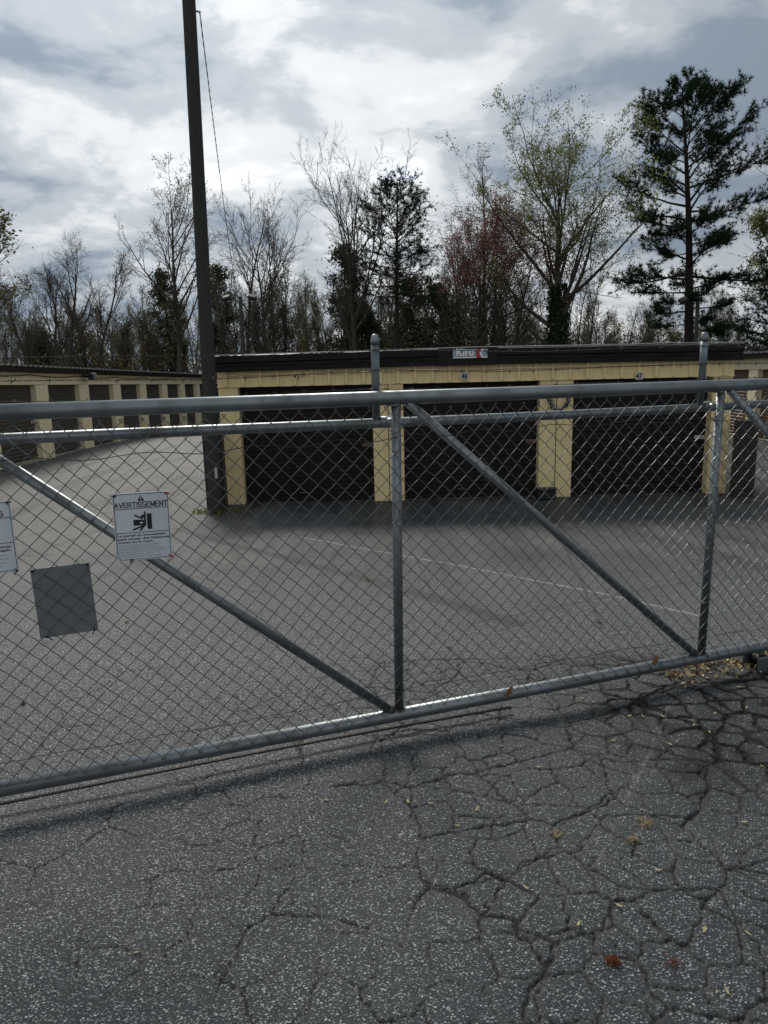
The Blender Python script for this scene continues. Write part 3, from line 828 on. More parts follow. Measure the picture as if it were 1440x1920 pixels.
# ------------------------------------------------------------------ poles and overhead cable
pb_ = at(405, 965, 12.2); pt_ = at(354, 0, 12.2)
base = Vector((pb_.x, 12.2, gzf(12.2)))
PR = empty('utility_pole', base)
tag(PR, 'tall weathered wooden utility pole rising out of the picture', 'pole')
tilt = (pt_.x - pb_.x) / (pt_.z - pb_.z)
mb = MB(); K = 30
pts = []; rad = []
for i in range(K):
    z = -0.3 + 10.6 * i / (K - 1)
    pts.append((tilt * z, 0.0, z)); rad.append(0.121 - 0.0028 * z)
mb.tube(pts, rad, 20).build('shaft', M['pole_wood'], PR)
MB().box(0.055, 0.10, -0.125, -0.11, 0.62, 0.80).build('tag_plate', M['trim_light'], PR)
mb = MB()
mb.tube([(tilt * 7.75 + 0.09, -0.02, 7.75), (tilt * 7.75 + 0.16, 0.03, 7.75)], 0.014, 8)
mb.build('eye_bolt', M['galv'], PR)

def light_pole(px, Y, ytop, label, arms):
    t_ = at(px, ytop, Y); r0 = empty('light_pole', (t_.x, Y, gzf(Y) - 0.2)); h = t_.z - gzf(Y) + 0.2
    tag(r0, label, 'light pole', 'floodlight poles behind the buildings')
    MB().tube([(0, 0, 0), (0, 0, h * 0.5), (0, 0, h)], [0.14, 0.12, 0.10], 10).build('shaft', M['pole_wood'], r0)
    ar = MB()
    for s_ in arms: ar.tube([(0, 0, h - 0.25), (s_ * 0.45, -0.1, h - 0.2), (s_ * 0.6, -0.15, h - 0.12)], 0.025, 6)
    ar.build('arm', M['black'], r0)
    for s_ in arms:
        o = MB().bbox(-0.24, 0.24, -0.2, 0.2, -0.1, 0.14, 0.06).build('lamp_head', M['black'], r0)
        o.location = (s_ * 0.72, -0.2, h - 0.1); o.rotation_euler = (R(30), s_ * R(15), 0)
    return Vector((t_.x, Y, t_.z))
lp1 = light_pole(450, 42, 556, 'far light pole with two floodlights among the bare trees', (-1, 1))
lp2 = light_pole(1309, 41, 560, 'far light pole with one floodlight beside the big pine trunk', (-1.25,))
mb = MB(); A = base + Vector((tilt * 7.75 + 0.15, 0.03, 7.75)); B = lp1 + Vector((0, 0, -0.3))
p1, p2 = [], []
K = 420
for k in range(K):
    a = k / (K - 1); c = A.lerp(B, a); c.z -= 4 * 1.15 * a * (1 - a)
    an = k * 0.9
    off = Vector((math.cos(an), 0, math.sin(an))) * 0.005
    p1.append(c + off); p2.append(c - off)
mb.tube(p1, 0.006, 5); mb.tube(p2, 0.006, 5)
tag(mb.build('overhead_cable', M['black']), 'twisted overhead cable sloping from the wooden pole into the trees', 'cable')

# ------------------------------------------------------------------ the sliding gate
GA = R(19.12)
GATE = empty('sliding_gate', (0.041, 3.115, 0.0), GA)
tag(GATE, 'galvanised chain link sliding gate with diagonal braces and barbed wire', 'gate')
BAY = 1.775
POSTS = [-BAY + 0.01, 0.01, BAY - 0.005, 2 * BAY]
S0, S1 = POSTS[0] - 0.1, POSTS[-1] + 0.1
ZB, ZT = 0.11, 1.574
def pipe(name, p, q, r, par, n=20, mat='galv'):
    return MB().tube([p, Vector(p).lerp(Vector(q), 0.5), q], r, n).build(name, M[mat], par)
pipe('top_rail', (S0, 0, ZT), (S1, 0, ZT), 0.0305, GATE, 28)
pipe('bottom_rail', (S0, 0, ZB), (S1, 0, ZB), 0.0305, GATE, 28)
# second rail sits behind the frame and carries the barbed wire stubs
pts = []
for i in range(24):
    s_ = S0 + (S1 - S0) * i / 23
    pts.append((s_, 0.062, 1.468 - 0.006 * math.sin((s_ + 0.5) * 1.1)))
MB().tube(pts, 0.0215, 18).build('second_rail', M['galv'], GATE)
for i, s_ in enumerate(POSTS):
    pipe('upright', (s_, 0, ZB + 0.01), (s_ + 0.012, 0, ZT), 0.0215, GATE)
    # welded stand-off between upright and second rail
    mb = MB().tube([(s_, 0.0, 1.468), (s_ - 0.005, 0.062, 1.468)], 0.02, 14)
    mb.tube([(s_ - 0.045, 0.062, 1.468), (s_ + 0.02, 0.062, 1.468)], 0.0255, 16)
    mb.build('stand_off', M['galv'], GATE)
    st = MB().tube([(s_ - 0.058, 0.062, 1.475), (s_ - 0.056, 0.062, 1.70), (s_ - 0.055, 0.062, 1.815)], 0.0178, 18).build('barb_stub', M['galv'], GATE)
    x = s_ - 0.055; pr = [(0.0198, 1.797), (0.0198, 1.815), (0.0188, 1.824), (0.0152, 1.834), (0.011, 1.841), (0.002, 1.8435)]
    mb = MB().tube([(x, 0.062, z) for r_, z in pr], [r_ for r_, z in pr], 18); mb.build('cap', M['galv'], st)
for i in range(len(POSTS) - 1):
    pipe('brace', (POSTS[i] + 0.065, 0.0, ZT - 0.02), (POSTS[i + 1] - 0.035, 0.0, ZB + 0.02), 0.0205, GATE)

M['rust'] = simple('weld_rust', (0.095, 0.075, 0.062), 0.7, 0.4, 0.35, 60, 0.5, 200)
for i, s_ in enumerate(POSTS):
    for z, dz in ((ZB + 0.030, 1), (ZT - 0.030, -1)):
        rw_ = random.Random(i * 7 + dz)
        MB().tube([(s_ + 0.0245 * math.cos(q * 0.314), 0.0245 * math.sin(q * 0.314), z + dz * 0.0015 * math.cos(q * 0.628) ** 2) for q in range(20)], [0.0035 + rw_.uniform(-0.0009, 0.0012) for q in range(20)], 6, closed=True).build('weld_bead', M['rust'] if dz > 0 else M['galv'], GATE)
for s_ in POSTS[1:]:
    MB().tube([(s_ - 0.055, 0, ZB + 0.036), (s_ - 0.035, 0, ZB + 0.024)], 0.0235, 14).build('weld_bead', M['rust'], GATE)
# woven wire: each wire zigzags, neighbours hook at the tips
def warp(s_, z):
    return (s_ + 0.006 * math.sin(z * 5.1 + s_ * 2.3) + 0.003 * math.sin(s_ * 11 + z * 3),
            z + 0.005 * math.sin(s_ * 4.3 + z * 2.1) + 0.003 * math.sin(s_ * 13 - z * 7),
            0.005 * math.sin(s_ * 3.1 + z * 4.0))
mb = MB(); DH = 0.0374; YM = -0.0275
nw = int((S1 - S0 - 0.1) / DH); ns = int((1.528 - 0.128) / DH)
rw = random.Random(3)
for i in range(nw):
    sc_ = S0 + 0.05 + i * DH
    pts = []
    for j in range(ns + 1):
        sgn = 1 if (i + j) % 2 == 0 else -1
        z = 0.128 + j * (1.40 / ns)
        s_ = sc_ + sgn * (DH * 0.5 + 0.0012)
        a, b, c = warp(s_, z)
        nxt = -sgn
        # the run rising to the right lies in front of the one rising to the left
        for k, fr in enumerate((0.0, 0.12, 0.5, 0.88)):
            if j == ns and k > 0: break
            ss = s_ + (sc_ + nxt * (DH * 0.5 + 0.0012) - s_) * fr; zz = z + (1.40 / ns) * fr
            a, b, c = warp(ss, zz)
            yo = 0.0 if fr == 0 else (-0.0022 if nxt > 0 else 0.0022)
            pts.append((a, YM + c + yo, b))
    mb.tube(pts, 0.00185, 5, cap=False)
    # knuckles: neighbouring wires are bent together at the selvage
    for zi, dz in ((0, -1), (ns, 1)):
        sgn = 1 if (i + zi) % 2 == 0 else -1
        if sgn > 0:
            z = 0.128 + zi * (1.40 / ns); a, b, c = warp(sc_ + DH * 0.5, z)
            kp = [(a + 0.007 * math.sin(q * 1.05) , YM + c + 0.003 * math.cos(q * 1.05), b + dz * (0.001 + 0.0045 * (1 - math.cos(q * 1.05)))) for q in range(-2, 5)]
            mb.tube(kp, 0.0018, 5)
mb.build('chain_link_mesh', M['galv_wire'], GATE)
# tension wires woven through the mesh
for z0, amp, yy in ((1.405, 0.009, -0.020), (0.235, 0.004, -0.018)):
    pts = []
    K = 260
    for k in range(K):
        s_ = S0 + (S1 - S0) * k / (K - 1)
        pts.append((s_, yy + 0.005 * math.sin(k * 1.7), z0 + amp * math.sin(s_ * 17 + math.sin(s_ * 3)) + 0.012 * math.sin(s_ * 1.7)))
    MB().tube(pts, 0.0017, 5).build('tension_wire', M['barb'], GATE)
# wire ties around the uprights and braces
for s_ in POSTS:
    for z in (1.39, 1.30, 1.0, 0.7, 0.4):
        mb = MB(); kp = [(s_ + 0.026 * math.cos(q * 0.35), -0.004 + 0.026 * math.sin(q * 0.35), z + 0.003 * q) for q in range(0, 19)]
        kp += [(s_ + 0.036, -0.03, z + 0.05), (s_ + 0.045, -0.034, z + 0.045)]
        mb.tube(kp, 0.0014, 4); mb.build('wire_tie', M['galv_wire'], GATE)
# barbed wire
for z0, sag, sd_ in ((1.775, 0.012, 1), (1.690, 0.014, 2), (1.612, 0.010, 3)):
    mb = MB(); K = int((S1 - S0) / 0.012); a1, a2 = [], []
    r_ = random.Random(sd_)
    for k in range(K):
        s_ = S0 + (S1 - S0) * k / (K - 1)
        fr = ((s_ - POSTS[0] + 0.055) / BAY) % 1.0
        z = z0 - 4 * sag * fr * (1 - fr) + 0.004 * math.sin(s_ * 5 + sd_)
        an = k * 1.1
        o1 = Vector((0, math.cos(an), math.sin(an))) * 0.0016
        c = Vector((s_, 0.037, z)); a1.append(c + o1); a2.append(c - o1)
        if k % 10 == 4:
            for q in range(2):
                d = Vector((r_.uniform(-0.5, 0.5), r_.uniform(-1, 1), r_.uniform(-1, 1))).normalized() * 0.014
                mb.tube([c + Vector((0.006 * q, 0, 0)) - d, c + Vector((0.006 * q, 0, 0)), c + Vector((0.006 * q, 0, 0)) + d], 0.0011, 4)
            mb.tube([c + Vector((0.003 * (q - 2), 0.0034 * math.cos(q * 1.5), 0.0034 * math.sin(q * 1.5))) for q in range(6)], 0.0012, 4)
    mb.tube(a1, 0.0010, 4); mb.tube(a2, 0.0010, 4)
    mb.build('barbed_wire', M['barb'], GATE)
for s_ in POSTS:
    for z in (1.775, 1.69, 1.612):
        x = s_ - 0.056
        mb = MB(); mb.tube([(x + 0.0235 * math.cos(q * 0.42), 0.062 + 0.0235 * math.sin(q * 0.42), z + 0.002 * math.sin(q)) for q in range(16)], 0.0016, 5)
        mb.tube([(x - 0.02, 0.037, z + 0.004), (x - 0.034, 0.033, z - 0.004), (x - 0.04, 0.037, z + 0.004)], 0.0015, 4)
        mb.build('wire_clip', M['galv_wire'], GATE)

# ------------------------------------------------------------------ signs on the gate
def gate_pt(s_, y, z): return Vector((0.041 + s_ * math.cos(GA) - y * math.sin(GA), 3.115 + s_ * math.sin(GA) + y * math.cos(GA), z))
def zip_tie(par, x, z, dx, dz, mat='zip'):
    mb = MB()
    mb.tube([(x, -0.004, z), (x + dx * 0.3, -0.007, z + dz * 0.3), (x + dx, -0.004, z + dz)], 0.0022, 5)
    mb.box(x - 0.004, x + 0.004, -0.008, 0.0, z - 0.004, z + 0.004)
    mb.build('zip_tie', M[mat], par)
def frame_lines(par, w, h, inset, t_, ys):
    mb = MB(); x0, x1, z0, z1 = -w / 2 + inset, w / 2 - inset, inset, h - inset
    c = 0.009
    pts = [(x0 + c, z0), (x1 - c, z0), (x1 - c, z0 + c * 0.6), (x1, z0 + c), (x1, z1 - c), (x1 - c, z1 - c * 0.6), (x1 - c, z1), (x0 + c, z1), (x0 + c, z1 - c * 0.6), (x0, z1 - c), (x0, z0 + c), (x0 + c, z0 + c * 0.6)]
    for i in range(len(pts)):
        a, b = Vector((pts[i][0], 0, pts[i][1])), Vector((pts[(i + 1) % len(pts)][0], 0, pts[(i + 1) % len(pts)][1]))
        d = (b - a).normalized(); n_ = Vector((-d.z, 0, d.x)) * t_ * 0.5; e_ = d * t_ * 0.5
        q = [a - e_ + n_, b + e_ + n_, b + e_ - n_, a - e_ - n_]
        mb.quad(*[(p.x, -0.0032 - 0.0001 * i, p.z) for p in q])
    for y in ys: mb.quad((x0, -0.0046, y - t_ / 2), (x1, -0.0046, y - t_ / 2), (x1, -0.0046, y + t_ / 2), (x0, -0.0046, y + t_ / 2))
    mb.build('border', M['sign_black'], par)
def plate(w, h, c=0.007):
    mb = MB(); pl = []
    for cx_, cz_, a0 in ((w / 2 - c, c, -90), (w / 2 - c, h - c, 0), (-w / 2 + c, h - c, 90), (-w / 2 + c, c, 180)):
        for k in range(4):
            an = R(a0 + 30 * k); pl.append((cx_ + c * math.cos(an), cz_ + c * math.sin(an)))
    return mb.prism(pl, -0.0025, 0.0)
SW, SH = 0.206, 0.266
def gate_sign(s_mid, z0, tilt_, label, body):
    p = gate_pt(s_mid, -0.036, z0)
    r0 = empty('warning_sign', p); r0.rotation_euler = (R(0.5), tilt_, GA)
    tag(r0, label, 'sign', 'gate warning signs')
    plate(SW, SH).build('plate', M['sign_white'], r0)
    body(r0)
    return r0
def triangle(par, x, z, s_):
    MB().prism([(x - s_ * 0.58, z), (x + s_ * 0.58, z), (x, z + s_)], -0.0040, -0.0026).build('warning_triangle', M['sign_black'], par)
    MB().prism([(x - s_ * 0.06, z + s_ * 0.30), (x + s_ * 0.06, z + s_ * 0.30), (x + s_ * 0.09, z + s_ * 0.72), (x - s_ * 0.09, z + s_ * 0.72)], -0.0052, -0.0041).prism([(x - s_ * 0.07, z + s_ * 0.10), (x + s_ * 0.07, z + s_ * 0.10), (x + s_ * 0.07, z + s_ * 0.22), (x - s_ * 0.07, z + s_ * 0.22)], -0.0052, -0.0041).build('exclamation_mark', M['sign_white'], par)
def pictogram(par, x, z):
    mb = MB(); k = 0
    def bar(ax, az, bx, bz, w):
        nonlocal k
        a, b = Vector((ax, 0, az)), Vector((bx, 0, bz)); d = (b - a).normalized(); n_ = Vector((-d.z, 0, d.x)) * w / 2
        k += 1; y = -0.0030 - 0.00012 * k
        mb.quad(*[(x + p.x, y, z + p.z) for p in (a + n_, b + n_, b - n_, a - n_)][::-1])
    bar(0.014, -0.034, 0.031, -0.034, 0.0001)
    mb.v, mb.f, mb.smooth = [], [], []
    mb.prism([(x + 0.012, z - 0.036), (x + 0.029, z - 0.037), (x + 0.029, z + 0.025), (x + 0.012, z + 0.024)], -0.0040, -0.0026)
    mb.prism([(x + 0.001, z - 0.022), (x + 0.008, z - 0.022), (x + 0.008, z + 0.034), (x + 0.002, z + 0.034)], -0.0040, -0.0026)
    mb.prism([(x - 0.038, z - 0.020), (x + 0.0005, z - 0.020), (x + 0.0005, z + 0.001), (x - 0.038, z + 0.003)], -0.0040, -0.0026)
    hd_ = [(x - 0.0035 + 0.0065 * math.cos(R(a)), z + 0.015 + 0.0065 * math.sin(R(a))) for a in range(0, 360, 30)]
    mb.prism(hd_, -0.0041, -0.0027)
    bar(-0.034, 0.021, -0.004, 0.005, 0.006); bar(-0.042, -0.037, -0.002, -0.022, 0.0065); bar(-0.016, -0.041, 0.003, -0.020, 0.0065)
    mb.build('pictogram', M['sign_black'], par)
    MB().prism([(x - 0.017, z - 0.011), (x - 0.010, z - 0.014), (x - 0.002, z - 0.010), (x - 0.010, z - 0.006)], -0.0052, -0.0042).build('pictogram_highlight', M['sign_white'], par)
GLYPH = {'A': [((0, 0), (2, 6)), ((2, 6), (4, 0)), ((0.8, 2), (3.2, 2))], 'V': [((0, 6), (2, 0)), ((2, 0), (4, 6))], 'E': [((0, 0), (0, 6)), ((0, 6), (3.4, 6)), ((0, 3.1), (3, 3.1)), ((0, 0), (3.4, 0))],
         'R': [((0, 0), (0, 6)), ((0, 6), (2.8, 6)), ((2.8, 6), (3.6, 5.2)), ((3.6, 5.2), (3.6, 3.8)), ((3.6, 3.8), (2.8, 3)), ((0, 3), (2.8, 3)), ((2.2, 3), (3.8, 0))], 'T': [((-0.2, 6), (4.2, 6)), ((2, 6), (2, 0))], 'I': [((0, 0), (0, 6))],
         'S': [((3.5, 5.0), (2.9, 6)), ((2.9, 6), (0.8, 6)), ((0.8, 6), (0, 5.2)), ((0, 5.2), (0, 4)), ((0, 4), (0.8, 3.3)), ((0.8, 3.3), (2.8, 2.8)), ((2.8, 2.8), (3.6, 2)), ((3.6, 2), (3.6, 0.8)), ((3.6, 0.8), (2.8, 0)), ((2.8, 0), (0.7, 0)), ((0.7, 0), (0, 1))],
         'M': [((0, 0), (0, 6)), ((0, 6), (2.2, 0.6)), ((2.2, 0.6), (4.4, 6)), ((4.4, 6), (4.4, 0))], 'N': [((0, 0), (0, 6)), ((0, 6), (3.6, 0)), ((3.6, 0), (3.6, 6))], 'W': [((0, 6), (1.3, 0)), ((1.3, 0), (2.6, 5.6)), ((2.6, 5.6), (3.9, 0)), ((3.9, 0), (5.2, 6))],
         'G': [((3.6, 4.9), (2.8, 6)), ((2.8, 6), (0.9, 6)), ((0.9, 6), (0, 5)), ((0, 5), (0, 1)), ((0, 1), (0.9, 0)), ((0.9, 0), (2.8, 0)), ((2.8, 0), (3.6, 0.9)), ((3.6, 0.9), (3.6, 2.9)), ((3.6, 2.9), (2, 2.9))]}
def block_text(par, body, x0, x1, z0, h, y):
    wds = [max(max(a[0], b[0]) for a, b in GLYPH[c]) + 1.55 for c in body]; tot = sum(wds) - 1.55; k = (x1 - x0) / (tot + 1.1); kz = (h - 0.16 * h) / 6.0
    x = x0 + 0.55 * k; t_ = 0.0033; q = 0
    mb = MB()
    for c, wd in zip(body, wds):
        for a, b in GLYPH[c]:
            A_ = Vector((x + a[0] * k, 0, z0 + 0.08 * h + a[1] * kz)); B_ = Vector((x + b[0] * k, 0, z0 + 0.08 * h + b[1] * kz))
            d = (B_ - A_).normalized(); n_ = Vector((-d.z, 0, d.x)) * t_ / 2; e_ = d * t_ * 0.42; q += 1
            yy = y - 0.00002 * (q % 12)
            mb.quad(*[(p.x, yy, p.z) for p in (A_ - e_ - n_, B_ + e_ - n_, B_ + e_ + n_, A_ - e_ + n_)])
        x += wd * k
    mb.build('heading', M['sign_black'], par)
def french(r0):
    frame_lines(r0, SW, SH, 0.0045, 0.0020, (0.205, 0.111))
    triangle(r0, 0.0, 0.234, 0.022)
    block_text(r0, 'AVERTISSEMENT', -0.0985, 0.0985, 0.2085, 0.0225, -0.0034)
    pictogram(r0, 0.006, 0.158)
    for k, (s_, w) in enumerate((('Le portail en mouvement', 0.178), ('peut causer des blessures', 0.192), ('graves ou la mort.', 0.131))):
        text_part('warning_text', s_, M['sign_black'], r0, -0.0945, 0.0955 - 0.0130 * k, -0.0034, 0.0088, w, 0.018)
    for k, (s_, w) in enumerate((("Les personnes ne doivent pas s'approcher!", 0.150), ("Le portail est capable d'être bougé sans", 0.138), ('avertissement préalable. Ne pas laisser les enfants', 0.176), ("utiliser le portail ou jouer dans le domaine d'opération.", 0.178), ('Cette entrée est réservée aux véhicules.', 0.128), ('Les piétons doivent utiliser une entrée séparée.', 0.160))):
        text_part('small_print', s_, M['sign_small'], r0, -0.0945, 0.0590 - 0.0090 * k, -0.0034, 0.0046, w, 0.0)
    zip_tie(r0, -0.094, 0.258, -0.016, 0.002); zip_tie(r0, 0.096, 0.261, 0.014, -0.006, 'ziptie_red')
    zip_tie(r0, 0.098, 0.006, 0.010, -0.004, 'ziptie_red'); zip_tie(r0, -0.05, 0.003, -0.004, -0.012)
def english(r0):
    frame_lines(r0, SW, SH, 0.0045, 0.0020, (0.205, 0.111))
    triangle(r0, 0.0, 0.234, 0.022)
    block_text(r0, 'WARNING', -0.080, 0.076, 0.2085, 0.0225, -0.0034)
    pictogram(r0, 0.006, 0.158)
    for k, (s_, w) in enumerate((('Moving Gate Can Cause', 0.172), ('Serious Injury or Death.', 0.178))):
        text_part('warning_text', s_.replace('Can Cause', 'can cause'), M['sign_black'], r0, 0.086, 0.093 - 0.0140 * k, -0.0034, 0.0095, w, 0.018, 'RIGHT')
    for k, (s_, w) in enumerate((('Keep clear! Gate may move at any time without prior', 0.160), ('warning. Do not let children operate the gate or play', 0.165), ('in the gate area. This entrance is for vehicles only.', 0.155), ('Pedestrians must use a separate entrance.', 0.140))):
        text_part('small_print', s_, M['sign_small'], r0, -0.090, 0.0640 - 0.0140 * k, -0.0034, 0.0046, w, 0.0)
    zip_tie(r0, 0.096, 0.262, 0.012, 0.002); zip_tie(r0, 0.096, 0.003, -0.010, -0.016)
    zip_tie(r0, -0.096, 0.262, -0.012, 0.002); zip_tie(r0, -0.096, 0.003, -0.010, -0.016)
gate_sign(-1.052, 0.986, R(1.0), 'white warning sign headed AVERTISSEMENT with crushing pictogram', french)
gate_sign(-1.60, 0.990, R(-0.5), 'white English warning sign cut off at the left edge', english)
p = gate_pt(-1.353, -0.014, 0.713)
r0 = empty('sign_back', p); r0.rotation_euler = (R(-0.5), R(-1.5), GA)
tag(r0, 'blank grey back of a sign hung behind the chain link', 'sign')
plate(0.208, 0.275, 0.003).build('plate', M['sign_back'], r0)
for x, z, dx, dz in ((-0.096, 0.268, -0.008, 0.004), (0.096, 0.268, 0.006, 0.008), (0.094, 0.006, -0.012, -0.020), (-0.078, 0.004, 0.016, -0.016)):
    zip_tie(r0, x, z, dx, dz)

# ------------------------------------------------------------------ drive chain and roller under the gate
mb = MB()
c0, c1 = gate_pt(-1.9, 0.03, 0.0), gate_pt(0.62, 0.015, 0.0)
L = (c1 - c0).length; nlk = int(L / 0.0127); dv = (c1 - c0).normalized()
for k in range(nlk):
    c = c0 + dv * (k * 0.0127); zc = max(apz(c.x, c.y) + 0.010, 0.028 + 0.014 * math.sin(k / nlk * 3.1))
    off = 0.0035 if k % 2 else 0.0055
    for sg in (-1, 1):
        u = Vector((-dv.y, dv.x, 0)) * (off * sg)
        a = c + u; b = len(mb.v)
        n_ = 6
        for q in range(n_):
            an = q / n_ * 2 * math.pi
            e = dv * (0.0085 * math.cos(an)) + Vector((0, 0, 1)) * (0.0055 * math.sin(an))
            for w in (-0.0008, 0.0008):
                pnt = a + e + Vector((-dv.y, dv.x, 0)) * w; mb.v.append((pnt.x, pnt.y, pnt.z + zc))
        for q in range(n_):
            i0, i1 = b + 2 * q, b + 2 * ((q + 1) % n_)
            mb.f.append((i0, i1, i1 + 1, i0 + 1)); mb.smooth.append(False)
        mb.f.append(tuple(b + 2 * q for q in range(n_))); mb.f.append(tuple(b + 2 * q + 1 for q in range(n_ - 1, -1, -1))); mb.smooth += [False, False]
    mb.tube([(c.x - dv.y * -0.004, c.y - dv.x * 0.004, zc), (c.x + dv.y * -0.004, c.y + dv.x * 0.004, zc)], 0.0042, 6)
tag(mb.build('drive_chain', M['chain_steel']), 'dark roller chain running along the ground under the gate rail', 'chain')
p = gate_pt(2.165, -0.01, 0.0)
r0 = empty('gate_roller', p, GA)
tag(r0, 'grey metal roller bracket under the gate rail at the right edge', 'bracket')
MB().bbox(-0.05, 0.10, -0.06, -0.045, -0.02, 0.075, 0.003).bbox(-0.05, 0.10, 0.045, 0.06, -0.02, 0.075, 0.003).build('side_plate', M['galv'], r0)
MB().tube([(0.02, -0.042, 0.04), (0.02, -0.02, 0.04), (0.02, 0.0, 0.036), (0.02, 0.02, 0.04), (0.02, 0.042, 0.04)], [0.035, 0.034, 0.03, 0.034, 0.035], 20).build('wheel', M['black'], r0)

# ------------------------------------------------------------------ trees
def tubes_np(polys, sides):
    """polys: list of (pts, radii). returns verts, quads"""
    by = {}
    for p, r_ in polys: by.setdefault(len(p), []).append((p, r_))
    V, Fq, off = [], [], 0
    for k, lst in by.items():
        P = np.array([[tuple(q) for q in p] for p, _ in lst], float); Rr = np.array([r_ for _, r_ in lst], float)
        T = np.empty_like(P); T[:, 1:-1] = P[:, 2:] - P[:, :-2]; T[:, 0] = P[:, 1] - P[:, 0]; T[:, -1] = P[:, -1] - P[:, -2]
        T /= np.linalg.norm(T, axis=2, keepdims=True) + 1e-9
        ref = np.where(np.abs(T[:, :1, 2:3]) > 0.85, np.array([[[1.0, 0.05, 0]]]), np.array([[[0.05, 0, 1.0]]]))
        U = np.cross(T, np.broadcast_to(ref, T.shape)); U /= np.linalg.norm(U, axis=2, keepdims=True) + 1e-9
        Wv = np.cross(T, U)
        an = np.arange(sides) * 2 * math.pi / sides
        ring = P[:, :, None] + Rr[:, :, None, None] * (U[:, :, None] * np.cos(an)[None, None, :, None] + Wv[:, :, None] * np.sin(an)[None, None, :, None])
        m_ = len(lst); V.append(ring.reshape(-1, 3))
        b = off + (np.arange(m_) * k * sides)[:, None, None] + (np.arange(k - 1) * sides)[None, :, None]
        q = np.arange(sides)[None, None, :]; q2 = (q + 1) % sides
        f = np.stack([b + q, b + q2, b + sides + q2, b + sides + q], -1).reshape(-1, 4)
        Fq.append(f); off += m_ * k * sides
    return np.concatenate(V), np.concatenate(Fq)

def limb(rd, start, d, length, r0, r1, nseg, wig, up):
    p = Vector(start); d = Vector(d).normalized(); pts = [p.copy()]; rad = [r0]; dirs = [d.copy()]
    sl = length / nseg
    for i in range(nseg):
        d = d + Vector((rd.gauss(0, wig), rd.gauss(0, wig), rd.gauss(0, wig) + up)); d.normalize()
        p = p + d * sl; pts.append(p.copy()); rad.append(r0 + (r1 - r0) * (i + 1) / nseg); dirs.append(d.copy())
    return pts, rad, dirs
def along(pts, dirs, rad, t_):
    x = t_ * (len(pts) - 1); i = min(int(x), len(pts) - 2); f = x - i
    return pts[i].lerp(pts[i + 1], f), dirs[i + 1], rad[i] + (rad[i + 1] - rad[i]) * f
def side_dir(rd, d, ang):
    a = Vector((rd.gauss(0, 1), rd.gauss(0, 1), rd.gauss(0, 1))); a = (a - d * a.dot(d)).normalized()
    return (d * math.cos(ang) + a * math.sin(ang)).normalized()

def leaf_mesh(cent, size, rs, flat=0.0):
    n = len(cent); cent = np.asarray(cent, float)
    a = rs.normal(size=(n, 3)); a[:, 2] *= (1 - flat); a /= np.linalg.norm(a, axis=1, keepdims=True)
    b = rs.normal(size=(n, 3)); b -= a * (a * b).sum(1, keepdims=True); b /= np.linalg.norm(b, axis=1, keepdims=True)
    s_ = (size * rs.uniform(0.6, 1.3, n))[:, None]
    v = np.stack([cent - a * s_, cent + b * s_ * 0.55, cent + a * s_, cent - b * s_ * 0.55], 1).reshape(-1, 3)
    return v, np.arange(4 * n).reshape(-1, 4)

